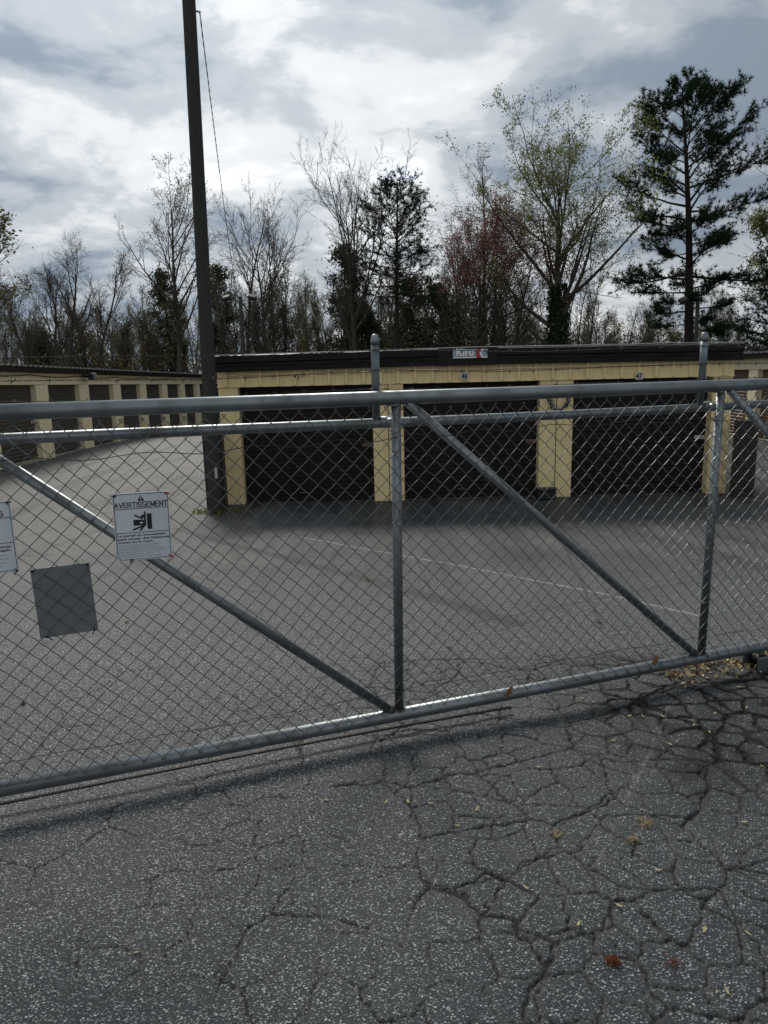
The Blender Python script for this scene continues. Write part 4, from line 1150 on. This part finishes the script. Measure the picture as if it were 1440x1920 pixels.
def decid(name, label, loc, seed, H, r0, c0=0.35, n1=16, len1=0.34, ang=(25, 55), up=0.10, n2=7, n3=5, n4=3,
          stems=1, lean=(0, 0), leaf=None, leaf_n=0, leaf_s=0.06, leaf_zmin=0.0, bark_m='bark', wig=0.07, ivy=0, group=None, top_bias=0.0, twig=0.006):
    rd = random.Random(seed); rs = np.random.default_rng(seed)
    big, mid_, small, tips = [], [], [], []
    for s_ in range(stems):
        az = rd.uniform(0, 6.28) if stems > 1 else 0
        sp = 0.0 if stems == 1 else rd.uniform(0.10, 0.26)
        d = Vector((lean[0] + sp * math.cos(az), lean[1] + sp * math.sin(az), 1))
        hh = H * (1 if s_ == 0 else rd.uniform(0.72, 0.97)); rr = r0 * (1 if s_ == 0 else rd.uniform(0.6, 0.9))
        tp, tr_, td = limb(rd, (0.25 * sp * math.cos(az) * 3, 0.25 * sp * math.sin(az) * 3, -0.3), d, hh + 0.3, rr, 0.02, 12, 0.035, 0.03)
        tr_ = [rr * (1 - (i / 12)) ** 0.9 + 0.018 for i in range(13)]; tr_[0] *= 1.35
        big.append((tp, tr_))
        for a in range(n1):
            t_ = c0 + (0.97 - c0) * ((a + rd.random()) / n1)
            p, dd, pr = along(tp, td, tr_, t_)
            rel = (t_ - c0) / (1 - c0)
            L1 = len1 * hh * (0.42 + 0.75 * math.sin(math.pi * (0.22 + 0.70 * rel)) - 0.25 * rel + top_bias * rel) * rd.uniform(0.7, 1.2)
            rb = min(pr * 0.62, 0.022 * L1 + 0.012)
            b1, br1, bd1 = limb(rd, p, side_dir(rd, dd, R(rd.uniform(*ang))), L1, rb, 0.010, 7, wig, up)
            mid_.append((b1, br1))
            for b in range(n2):
                t2 = 0.18 + 0.80 * ((b + rd.random()) / n2)
                p2, d2, r2 = along(b1, bd1, br1, t2)
                L2 = L1 * rd.uniform(0.30, 0.55) * (1.15 - 0.6 * t2)
                b2, br2, bd2 = limb(rd, p2, side_dir(rd, d2, R(rd.uniform(25, 60))), L2, min(r2 * 0.7, 0.03), 0.007, 4, wig * 1.2, up)
                small.append((b2, br2))
                for c in range(n3):
                    t3 = 0.15 + 0.85 * ((c + rd.random()) / n3)
                    p3, d3, r3 = along(b2, bd2, br2, t3)
                    L3 = max(0.35, L2 * rd.uniform(0.28, 0.5))
                    b3, br3, bd3 = limb(rd, p3, side_dir(rd, d3, R(rd.uniform(25, 60))), L3, min(r3 * 0.8, 0.012), twig, 3, wig * 1.3, up)
                    small.append((b3, br3)); tips.append(b3[-1]); tips.append(b3[1])
                    for e in range(n4):
                        p4, d4, r4 = along(b3, bd3, br3, rd.uniform(0.2, 1.0))
                        L4 = rd.uniform(0.22, 0.5)
                        b4, br4, bd4 = limb(rd, p4, side_dir(rd, d4, R(rd.uniform(25, 60))), L4, twig, twig * 0.7, 2, wig * 1.3, up)
                        small.append((b4, br4)); tips.append(b4[-1])
    zmax = max(p.z for p in tips); fit = H / zmax
    for lst in (big, mid_, small):
        for ps, _ in lst:
            for q in ps: q *= fit
    tips = [Vector(q) for q in {tuple(p): 0 for p in [pl[-1] for pl, _ in small] + [pl[1] for pl, _ in small]}]
    root = empty(name, loc); tag(root, label, 'tree', group)
    v, f = tubes_np(big, 10); np_mesh('trunk', v, f, M[bark_m], root)
    v1, f1 = tubes_np(mid_, 6)
    parts_v, parts_f = [v1], [f1]
    if small:
        v2, f2 = tubes_np(small, 3); parts_v.append(v2); parts_f.append(f2 + len(v1))
    np_mesh('branches', np.concatenate(parts_v), np.concatenate(parts_f), M[bark_m], root)
    if leaf and leaf_n:
        T = np.array([tuple(p) for p in tips])
        if leaf_zmin: 
            T = T[T[:, 2] > leaf_zmin * H] 
        idx = rs.integers(0, len(T), leaf_n)
        cent = T[idx] + rs.normal(scale=0.13, size=(leaf_n, 3))
        v, f = leaf_mesh(cent, leaf_s, rs); np_mesh('foliage', v, f, M[leaf], root, False)
    if ivy:
        zz = rs.uniform(0, 0.42 * H, ivy) ** 1.0; an = rs.uniform(0, 6.28, ivy)
        rr = r0 * 1.1 + np.abs(rs.normal(scale=0.28, size=ivy)) * (1.2 - zz / (0.5 * H))
        ax_ = np.array([along(tp, td, tr_, min(z / H, 1))[0][:2] for z in zz])
        cent = np.stack([ax_[:, 0] + rr * np.cos(an), ax_[:, 1] + rr * np.sin(an), zz], 1)
        v, f = leaf_mesh(cent, 0.10, rs); np_mesh('ivy', v, f, M['ivy'], root, False)
    return root

def needle_tufts(cent, dirs, length, k, rs, width=0.013):
    n = len(cent); cent = np.repeat(np.asarray(cent, float), k, 0); dr = np.repeat(np.asarray(dirs, float), k, 0)
    d = dr * 0.75 + rs.normal(scale=0.62, size=cent.shape); d /= np.linalg.norm(d, axis=1, keepdims=True)
    w = np.cross(d, rs.normal(size=cent.shape)); w /= np.linalg.norm(w, axis=1, keepdims=True)
    ln = (length * rs.uniform(0.7, 1.2, len(cent)))[:, None]
    v = np.stack([cent - w * width, cent + w * width, cent + d * ln], 1).reshape(-1, 3)
    return v, np.arange(len(v)).reshape(-1, 3)

def pine(name, label, loc, seed, H, r0, c0, n1, prof, n2=9, tuft=9, tl=0.24, width=0.016, up=0.03, group=None, droop=0.0, lean=(0, 0), dens=2, tmin=0.28):
    rd = random.Random(seed); rs = np.random.default_rng(seed)
    tp, tr_, td = limb(rd, (0, 0, -0.3), (lean[0], lean[1], 1), H + 0.3, r0, 0.03, 14, 0.016, 0.03)
    tr_ = [r0 * (1 - (i / 14)) ** 0.8 + 0.02 for i in range(15)]
    mid_, small, tc_, tdv = [], [], [], []
    for a in range(n1):
        rel = (a + rd.random() * 0.8) / n1
        t_ = c0 + (0.985 - c0) * rel
        p, dd, pr = along(tp, td, tr_, t_)
        L1 = prof(rel) * rd.uniform(0.72, 1.15)
        az = a * 2.4 + rd.uniform(-0.5, 0.5)
        el = R(-6 + 52 * rel ** 1.3 + rd.uniform(-9, 9))
        d = Vector((math.cos(az) * math.cos(el), math.sin(az) * math.cos(el), math.sin(el)))
        b1, br1, bd1 = limb(rd, p, d, L1, min(pr * 0.5, 0.018 * L1 + 0.012), 0.010, 7, 0.07, up - droop * (1 - rel))
        mid_.append((b1, br1))
        nn = max(4, int(n2 * L1 / 2.6))
        for b in range(nn):
            t2 = tmin + (1 - tmin) * ((b + rd.random()) / nn)
            p2, d2, r2 = along(b1, bd1, br1, t2)
            L2 = L1 * rd.uniform(0.14, 0.36) * (1.2 - 0.55 * t2) + 0.16
            sd2 = side_dir(rd, d2, R(rd.uniform(25, 65))); sd2.z = sd2.z * 0.45 + 0.14
            b2, br2, bd2 = limb(rd, p2, sd2, L2, min(r2 * 0.6, 0.02), 0.006, 4, 0.10, 0.07)
            small.append((b2, br2))
            for q in range(dens + 1):
                tt = 1.0 - 0.26 * q
                pp, dq, _ = along(b2, bd2, br2, max(0.1, tt)); tc_.append(tuple(pp)); tdv.append(tuple(dq))
                if q < dens:
                    p3, d3, r3 = along(b2, bd2, br2, max(0.1, tt - 0.12))
                    b3, br3, bd3 = limb(rd, p3, side_dir(rd, d3, R(45)), rd.uniform(0.16, 0.40), 0.008, 0.005, 2, 0.1, 0.12)
                    small.append((b3, br3)); tc_.append(tuple(b3[-1])); tdv.append(tuple(bd3[-1]))
    fit = H / max(p[2] + 0.15 for p in tc_)
    for lst in ([(tp, tr_)], mid_, small):
        for ps, _ in lst:
            for q in ps: q *= fit
    tc_ = np.array(tc_) * fit
    root = empty(name, loc); tag(root, label, 'tree', group)
    v, f = tubes_np([(tp, tr_)], 12); np_mesh('trunk', v, f, M['bark_dark'], root)
    v1, f1 = tubes_np(mid_, 5); v2, f2 = tubes_np(small, 3)
    np_mesh('branches', np.concatenate([v1, v2]), np.concatenate([f1, f2 + len(v1)]), M['bark_dark'], root)
    v, f = needle_tufts(tc_, tdv, tl, tuft, rs, width); np_mesh('needles', v, f, M['needles'], root, False)
    return root

def evergreen(name, label, loc, seed, H, rx, r0=0.16, n=9000, z0=0.12, size=0.13, mat='evergreen', group=None, shape=0.7):
    """dense rounded evergreen: limbs inside a clumpy crown of leaf faces"""
    rd = random.Random(seed); rs = np.random.default_rng(seed)
    tp, tr_, td = limb(rd, (0, 0, -0.2), (0, 0, 1), H * 0.96, r0, 0.02, 8, 0.03, 0.02)
    mid_, ends = [], []
    for a in range(46):
        t_ = z0 + (0.97 - z0) * (a + rd.random()) / 46
        p, dd, pr = along(tp, td, tr_, t_); rel = (t_ - z0) / (1 - z0)
        L1 = rx * (math.sin(math.pi * (0.18 + 0.77 * rel)) ** shape) * rd.uniform(0.6, 1.12)
        b1, br1, bd1 = limb(rd, p, side_dir(rd, Vector((0, 0, 1)), R(rd.uniform(55, 88) - 35 * rel)), L1, min(0.05, pr * 0.5), 0.008, 5, 0.10, 0.05)
        mid_.append((b1, br1))
        for q in range(5): ends.append(tuple(along(b1, bd1, br1, rd.uniform(0.45, 1.02))[0]))
    E_ = np.array(ends); idx = rs.integers(0, len(E_), n)
    sc_ = rs.uniform(0.16, 0.40, len(E_))[idx][:, None]
    cent = E_[idx] + rs.normal(size=(n, 3)) * sc_ * np.array([1, 1, 0.75])
    root = empty(name, loc); tag(root, label, 'tree', group)
    v, f = tubes_np([(tp, tr_)], 8); np_mesh('trunk', v, f, M['bark_dark'], root)
    v, f = tubes_np(mid_, 4); np_mesh('branches', v, f, M['bark_dark'], root)
    v, f = leaf_mesh(cent, size, rs); np_mesh('foliage', v, f, M[mat], root, False)
    return root

def tpos(px, Y):
    p = at(px, 650, Y); return (p.x, Y, gzf(Y) - 0.15)
def theight(px, ytop, Y): return at(px, ytop, Y).z - gzf(Y) + 0.15

# the named trees, left to right
decid('budding_tree', 'budding tree leaning into the left edge of the picture', tpos(-75, 30), 101, theight(0, 250, 30), 0.20, 0.30, 15, 0.30, (30, 65), 0.05, 7, 5, 3, leaf='buds', leaf_n=5200, leaf_s=0.075)
decid('bare_tree', 'broad bare tree with several stems standing behind the left storage row', tpos(92, 44), 102, theight(100, 418, 44), 0.17, 0.30, 11, 0.36, (18, 42), 0.10, 7, 5, 3, stems=3, leaf='buds', leaf_n=900, leaf_s=0.035)
decid('bare_tree', 'thin bare tree leaning right between the broad bare tree and the tall one', tpos(140, 46), 103, theight(215, 455, 46), 0.12, 0.45, 10, 0.26, (20, 45), 0.08, 6, 5, 3, lean=(0.34, 0))
decid('bare_tree', 'tall narrow bare tree close left of the wooden utility pole', tpos(332, 46), 104, theight(318, 280, 46), 0.19, 0.34, 20, 0.32, (28, 50), 0.10, 7, 5, 4, top_bias=0.25, lean=(-0.03, 0), leaf='buds', leaf_n=2200, leaf_s=0.05)
decid('bare_tree', 'bare tree with a rounded fine crown right of the wooden utility pole', tpos(508, 48), 105, theight(492, 332, 48), 0.16, 0.36, 17, 0.42, (22, 48), 0.10, 7, 5, 4, top_bias=0.3, lean=(-0.04, 0))
decid('bare_tree', 'tallest bare tree, wide open crown left of the round-topped pine', tpos(668, 45), 106, theight(640, 240, 45), 0.22, 0.30, 19, 0.46, (22, 48), 0.09, 8, 5, 4, top_bias=0.3, lean=(-0.06, 0))
pine('pine_tree', 'round-topped pine standing behind the left half of the yellow building', tpos(748, 44), 107, theight(725, 316, 44), 0.19, 0.52, 50, lambda r_: 2.5 * math.sqrt(max(0.03, 1 - (1.5 * abs(r_ - 0.42)) ** 2)) + 0.2, 11, 9, 0.24, 0.017, 0.06, lean=(-0.04, 0))
decid('red_maple', 'reddish budding maple with a single dark trunk behind the roof sign', tpos(880, 44), 108, theight(870, 345, 44), 0.20, 0.30, 19, 0.52, (38, 68), 0.06, 7, 5, 3, top_bias=0.3, leaf='redbuds', leaf_n=12000, leaf_s=0.055, leaf_zmin=0.58)
decid('red_maple', 'smaller red-tinged maple with several slim stems left of the ivy-clad tree', tpos(930, 46), 109, theight(950, 345, 46), 0.13, 0.32, 9, 0.40, (30, 58), 0.07, 6, 5, 3, top_bias=0.3, stems=4, leaf='redbuds', leaf_n=9000, leaf_s=0.055, leaf_zmin=0.58)
decid('bare_tree', 'dead-topped bare tree poking above the reddish maples', tpos(905, 52), 110, theight(900, 275, 52), 0.16, 0.55, 9, 0.16, (20, 40), 0.12, 5, 4, 2)
decid('leafy_tree', 'large tree with fresh pale green leaves and an ivy-clad trunk', tpos(1045, 42), 123, theight(1090, 160, 42), 0.34, 0.30, 24, 0.46, (32, 66), 0.05, 8, 5, 3, top_bias=0.45, stems=1, leaf='spring', leaf_n=19000, leaf_s=0.058, leaf_zmin=0.40, ivy=5000, wig=0.09)
pine('pine_tree', 'biggest dark pine with layered boughs on the right', tpos(1297, 43), 112, theight(1320, 108, 43), 0.30, 0.27, 58, lambda r_: (1.6 if r_ < 0.05 else 4.0 * (0.80 + 0.20 * math.cos(r_ * 26))) if r_ < 0.45 else 3.7 * (1 - ((r_ - 0.45) / 0.60) ** 2.6) + 0.5, 12, 13, 0.29, 0.019, 0.03, droop=0.02, dens=3, tmin=0.42)
pine('pine_tree', 'dark pine cut off by the right edge of the picture', tpos(1475, 40), 113, theight(1450, 330, 40), 0.22, 0.24, 56, lambda r_: 3.6 * (1 - r_) ** 0.8 + 0.5, 12, 10, 0.25, 0.018)
decid('bare_tree', 'pale budding treetop at the upper right edge behind the cut-off pine', tpos(1490, 50), 114, theight(1440, 120, 50), 0.22, 0.35, 15, 0.28, (25, 55), 0.08, 7, 5, 3, bark_m='bark_pale', leaf='buds', leaf_n=1500, leaf_s=0.05)
decid('leafy_tree', 'yellow-green leafing tree low at the right edge under the pines', tpos(1440, 46), 115, theight(1440, 385, 46), 0.16, 0.20, 13, 0.30, (30, 65), 0.06, 7, 5, 3, leaf='spring', leaf_n=6500, leaf_s=0.075)

# dark evergreens in the wood
for px, Y, yt, rx, sd_, lb in ((318, 55, 492, 1.9, 201, 'dark rounded evergreen behind the tall narrow bare tree'),
                               (425, 56, 484, 1.7, 202, 'dark rounded evergreen just right of the wooden utility pole'),
                               (645, 52, 440, 2.0, 203, 'dark ragged evergreen behind the tallest bare tree'),
                               (770, 54, 508, 2.0, 204, 'dark low evergreen right of the round-topped pine'),
                               (830, 52, 522, 1.7, 205, 'dark low evergreen left of the reddish maple trunk'),
                               (690, 50, 560, 1.6, 206, 'low dark evergreen bush under the round-topped pine'),
                               (80, 50, 618, 1.4, 207, 'low dark green shrub behind the left storage row')):
    evergreen('evergreen_tree', lb, tpos(px, Y), sd_, theight(px, yt, Y), rx, n=8000, size=0.10)

# slender trees of the wood behind: three models, copied
protos = [decid('woodland_tree', 'slender grey woodland tree in the wood behind the buildings', (0, 0, 0), 300 + k, H, 0.10, 0.30, 12, 0.24, (20, 45), 0.10, 5, 4, 2, leaf=lf, leaf_n=ln, leaf_s=0.05, bark_m=bm, group='slender trees of the wood behind', twig=0.008)
          for k, (H, lf, ln, bm) in enumerate(((9.5, 'buds', 500, 'bark_pale'), (11.0, None, 0, 'bark'), (8.5, 'spring', 900, 'bark_pale'), (7.5, 'olive', 1200, 'bark')))]
for o, w in zip(protos, ('pale slender tree with brown buds in the wood behind the buildings', 'dark slender leafless tree in the wood behind the buildings', 'slender tree with thin fresh green leaves in the wood behind the buildings', 'short dark tree with olive brown leaves in the wood behind the buildings')): o['label'] = w
rd = random.Random(77)
spots = []
for k in range(250):
    px = -60 + 1560 * (k + rd.random()) / 250
    if 1110 < px < 1420 and rd.random() < 0.35: continue
    spots.append((px, rd.uniform(50, 78)))
for i, (px, Y) in enumerate(spots):
    o = protos[i] if i < 4 else copy_tree(protos[rd.randrange(4)])
    o.location = tpos(px, Y); o.rotation_euler = (rd.uniform(-0.05, 0.05), rd.uniform(-0.06, 0.06), rd.uniform(0, 6.28))
    s_ = rd.uniform(0.8, 1.35) if 380 < px < 1000 else rd.uniform(0.7, 1.1)
    o.scale = (s_ * 0.95, s_ * 0.95, s_)

# undergrowth that reads as one mass
def brush(name, label, X0, X1, Y0, Y1, n_st, n_lf, hmax, seed, mat, hmin=1.0):
    rs = np.random.default_rng(seed); rd = random.Random(seed); polys = []; ends = []
    for k in range(n_st):
        x, y = rd.uniform(X0, X1), rd.uniform(Y0, Y1); h = rd.uniform(hmin, hmax) * (0.65 + 0.35 * math.sin(x * 0.35 + seed) * math.sin(x * 0.11 + 1))
        b, r_, d = limb(rd, (x, y, gzf(y) - 0.3), (rd.gauss(0, 0.25), rd.gauss(0, 0.25), 1), h, 0.028, 0.008, 5, 0.14, 0.04); polys.append((b, r_))
        for q in range(4):
            p, dd, pr = along(b, d, r_, rd.uniform(0.25, 1)); c, rc, dc = limb(rd, p, side_dir(rd, dd, R(rd.uniform(25, 65))), h * rd.uniform(0.15, 0.35), 0.012, 0.006, 3, 0.15, 0.04)
            polys += [(c, rc)]; ends += [tuple(c[-1]), tuple(c[1])]
            for w in range(1):
                p, dd, pr = along(c, dc, rc, rd.uniform(0.3, 1)); e, re, de = limb(rd, p, side_dir(rd, dd, R(45)), h * 0.10 + 0.15, 0.008, 0.005, 2, 0.15, 0.04); polys.append((e, re)); ends.append(tuple(e[-1]))
    v, f = tubes_np(polys, 3)
    E_ = np.array(ends); c = E_[rs.integers(0, len(E_), n_lf)] + rs.normal(scale=0.20, size=(n_lf, 3))
    lv, lf = leaf_mesh(c, 0.11, rs)
    root = empty(name, (0, 0, 0)); tag(root, label, 'undergrowth', kind='stuff')
    o = np_mesh('stems', v, f, M['bark'], root); o['kind'] = 'stuff'
    o = np_mesh('leaves', lv, lf, M[mat], root, False); o['kind'] = 'stuff'
brush('undergrowth', 'brownish thicket under the trees left of the building', -36, 8, 46, 60, 1000, 34000, 8.0, 401, 'olive', 2.5)
brush('undergrowth', 'dark thicket under the trees behind the yellow building', -8, 30, 46, 58, 850, 30000, 7.5, 402, 'evergreen', 2.5)
brush('undergrowth', 'olive brown far thicket on the right', 12, 62, 66, 92, 1300, 56000, 9.0, 403, 'olive', 4.5)

# ------------------------------------------------------------------ leaves, weeds and litter
def leaf_shape(L, w, seed, lobes=False):
    rd = random.Random(seed); mb = MB(); n = 7
    up_ = rd.uniform(0.1, 0.35) * L
    row = []
    for i in range(n):
        a = i / (n - 1); hw = w * math.sin(math.pi * min(0.97, max(0.03, a ** 0.8))) * (1 if not lobes else (0.55 + 0.6 * (i % 2)))
        z = 0.003 + up_ * (2 * a - 1) ** 2 * 0.5
        row.append(((a - 0.5) * L, hw, z))
    for x, hw, z in row: mb.v += [(x, -hw, z + hw * 0.5), (x, 0, z), (x, hw, z + hw * 0.4)]
    for i in range(n - 1):
        for j in range(2): mb.f.append((3 * i + j, 3 * i + 3 + j, 3 * i + 4 + j, 3 * i + 1 + j)); mb.smooth.append(True)
    return mb
def put_leaf(o, px, py, rz, s_):
    p = ground_px(px, py); o.location = (p.x, p.y, apz(p.x, p.y) + 0.001); o.rotation_euler = (random.uniform(-0.2, 0.2), random.uniform(-0.2, 0.2), rz); o.scale = (s_, s_, s_)
lm = [leaf_shape(0.034, 0.0055, k).build('fallen_leaf', M['leaf_dry']) for k in range(3)]
spots = [(548 / 1440 * 880 + 560, 1150 + 605 * .611), (895, 1519), (808, 1509), (857, 1549), (1365, 1519), (1215, 1548), (1190, 1576), (1044, 1570), (765, 1507), (724, 1508), (1274, 1574), (1380, 1600), (1235, 1635), (1402, 1752), (1345, 1860), (1362, 1858), (985, 1665), (1085, 1735),
         (1120, 1275), (1180, 1342), (1205, 1343), (1268, 1393), (1255, 1396), (1290, 1310), (1330, 1376), (1425, 1404), (1340, 1340), (1150, 1390), (1225, 1372), (1300, 1362), (1400, 1330), (1385, 1290), (1090, 1310), (940, 1400), (1010, 1440), (255, 1785), (1160, 1700), (1320, 1745), (1428, 1440), (1242, 1344), (612, 1503), (1395, 1545)]
for i, (px, py) in enumerate(spots):
    o = lm[i % 3] if i < 3 else lm[i % 3].copy()
    if i >= 3: COL.objects.link(o)
    put_leaf(o, px, py, random.uniform(0, 6.28), random.uniform(0.45, 0.95))
    tag(o, 'small dry pale leaf lying on the cracked asphalt', 'leaf', 'dry leaves on the asphalt')
lb = [leaf_shape(0.055, 0.016, 20 + k, True).build('brown_leaf', M['leaf_brown']) for k in range(2)]
bs = [(44, 1319), (1122, 1168), (1240, 1262), (1253, 1268), (238, 1168), (540, 985), (660, 960), (605, 946), (718, 962), (640, 1104), (842, 1217), (690, 1090), (1395, 990), (1030, 960)]
for i, (px, py) in enumerate(bs):
    o = lb[i % 2] if i < 2 else lb[i % 2].copy()
    if i >= 2: COL.objects.link(o)
    put_leaf(o, px, py, random.uniform(0, 6.28), random.uniform(0.6, 1.1) if py > 1100 else 1.3)
    tag(o, 'brown curled leaf lying on the asphalt behind the gate', 'leaf', 'brown leaves on the yard')
for s_, z, rx_, lb_ in ((1.425, 0.165, 60, 'large brown leaf caught in the mesh near the right brace foot'), (0.563, 0.145, 75, 'brown leaf caught on the bottom rail right of the middle upright')):
    o = leaf_shape(0.060, 0.020, int(s_ * 100), True).build('caught_leaf', M['leaf_brown']); o.location = gate_pt(s_, -0.036, z); o.rotation_euler = (R(80), R(-50), GA + R(10))
    tag(o, lb_, 'leaf')
# pine straw clumps
def straw(px, py, n, spread, label, mat='straw', ln=0.05):
    p = ground_px(px, py); rs = np.random.default_rng(int(px)); mb = MB()
    for k in range(n):
        a = rs.uniform(0, 6.28); l_ = ln * rs.uniform(0.4, 1.0); x, y = rs.normal(scale=spread, size=2); z = apz(p.x + x, p.y + y) - apz(p.x, p.y)
        mb.tube([(x - l_ / 2 * math.cos(a), y - l_ / 2 * math.sin(a), z + 0.002), (x, y, z + 0.004 + abs(rs.normal(scale=0.006))), (x + l_ / 2 * math.cos(a), y + l_ / 2 * math.sin(a), z + 0.003)], 0.0009, 3)
    o = mb.build('pine_straw', M[mat]); o.location = (p.x, p.y, apz(p.x, p.y)); tag(o, label, 'pine straw', kind='stuff')
straw(1150, 1802, 80, 0.007, 'small reddish clump of pine straw on the cracked asphalt', ln=0.035)
straw(1262, 1808, 16, 0.010, 'loose reddish needles in a crack beside the straw clump', ln=0.03)
straw(1210, 1545, 60, 0.014, 'tuft of straw in a crack in the right foreground', 'leaf_dry', 0.03)
straw(1187, 1578, 30, 0.010, 'few yellow stalks in a crack below the straw tuft', 'leaf_dry', 0.03)
straw(1045, 1568, 30, 0.010, 'few yellow stalks in a crack near the middle', 'leaf_dry', 0.03)
# litter drift under the right end of the gate
rs = np.random.default_rng(8); mb = MB()
cs = []
for k in range(900):
    u = rs.uniform(0, 1) ** 0.7; s_ = 1.55 + 1.9 * u; y = -0.04 + rs.normal(scale=0.07) + 0.14 * rs.uniform(0, 1) * u
    p = gate_pt(s_, y + 0.10, 0); cs.append((p.x, p.y, apz(p.x, p.y) + 0.004 + abs(rs.normal(scale=0.008))))
v, f = leaf_mesh(np.array(cs), 0.014, rs, 0.0)
o = np_mesh('leaf_litter', v, f, M['leaf_dry'], None, False); tag(o, 'drift of pale dry leaf litter under the right end of the gate', 'leaf litter', kind='stuff')
v, f = leaf_mesh(np.array(cs)[rs.integers(0, 900, 700)] + rs.normal(scale=0.03, size=(700, 3)) * np.array([1, 1, 0.1]), 0.013, rs)
o = np_mesh('leaf_litter', v, f, M['leaf_brown'], None, False); tag(o, 'brown leaf crumbs mixed into the drift by the gate', 'leaf litter', kind='stuff')
# weeds at the foot of the wooden pole and bollard
rs = np.random.default_rng(9); cs = []; n = 120
for k in range(n):
    a = rs.uniform(0, 6.28); r_ = 0.12 + abs(rs.normal(scale=0.10)); cs.append((base.x + r_ * math.cos(a) * 1.6 + 0.05, base.y + r_ * math.sin(a), base.z + rs.uniform(0, 0.07)))
v, f = leaf_mesh(np.array(cs), 0.035, rs); o = np_mesh('weeds', v, f, M['weed'], None, False)
tag(o, 'yellow green weeds round the foot of the wooden pole', 'weeds', kind='stuff')
rs = np.random.default_rng(10); cs = []
for k in range(420):
    x = rs.uniform(-2.5, 6.2); cs.append((x, 12.93 - abs(rs.normal(scale=0.07)), -0.685 + rs.uniform(0, 0.015)))
v, f = leaf_mesh(np.array(cs), 0.018, rs); o = np_mesh('door_litter', v, f, M['leaf_brown'], None, False)
tag(o, 'thin line of leaf crumbs along the foot of the roller doors', 'leaf litter', kind='stuff')
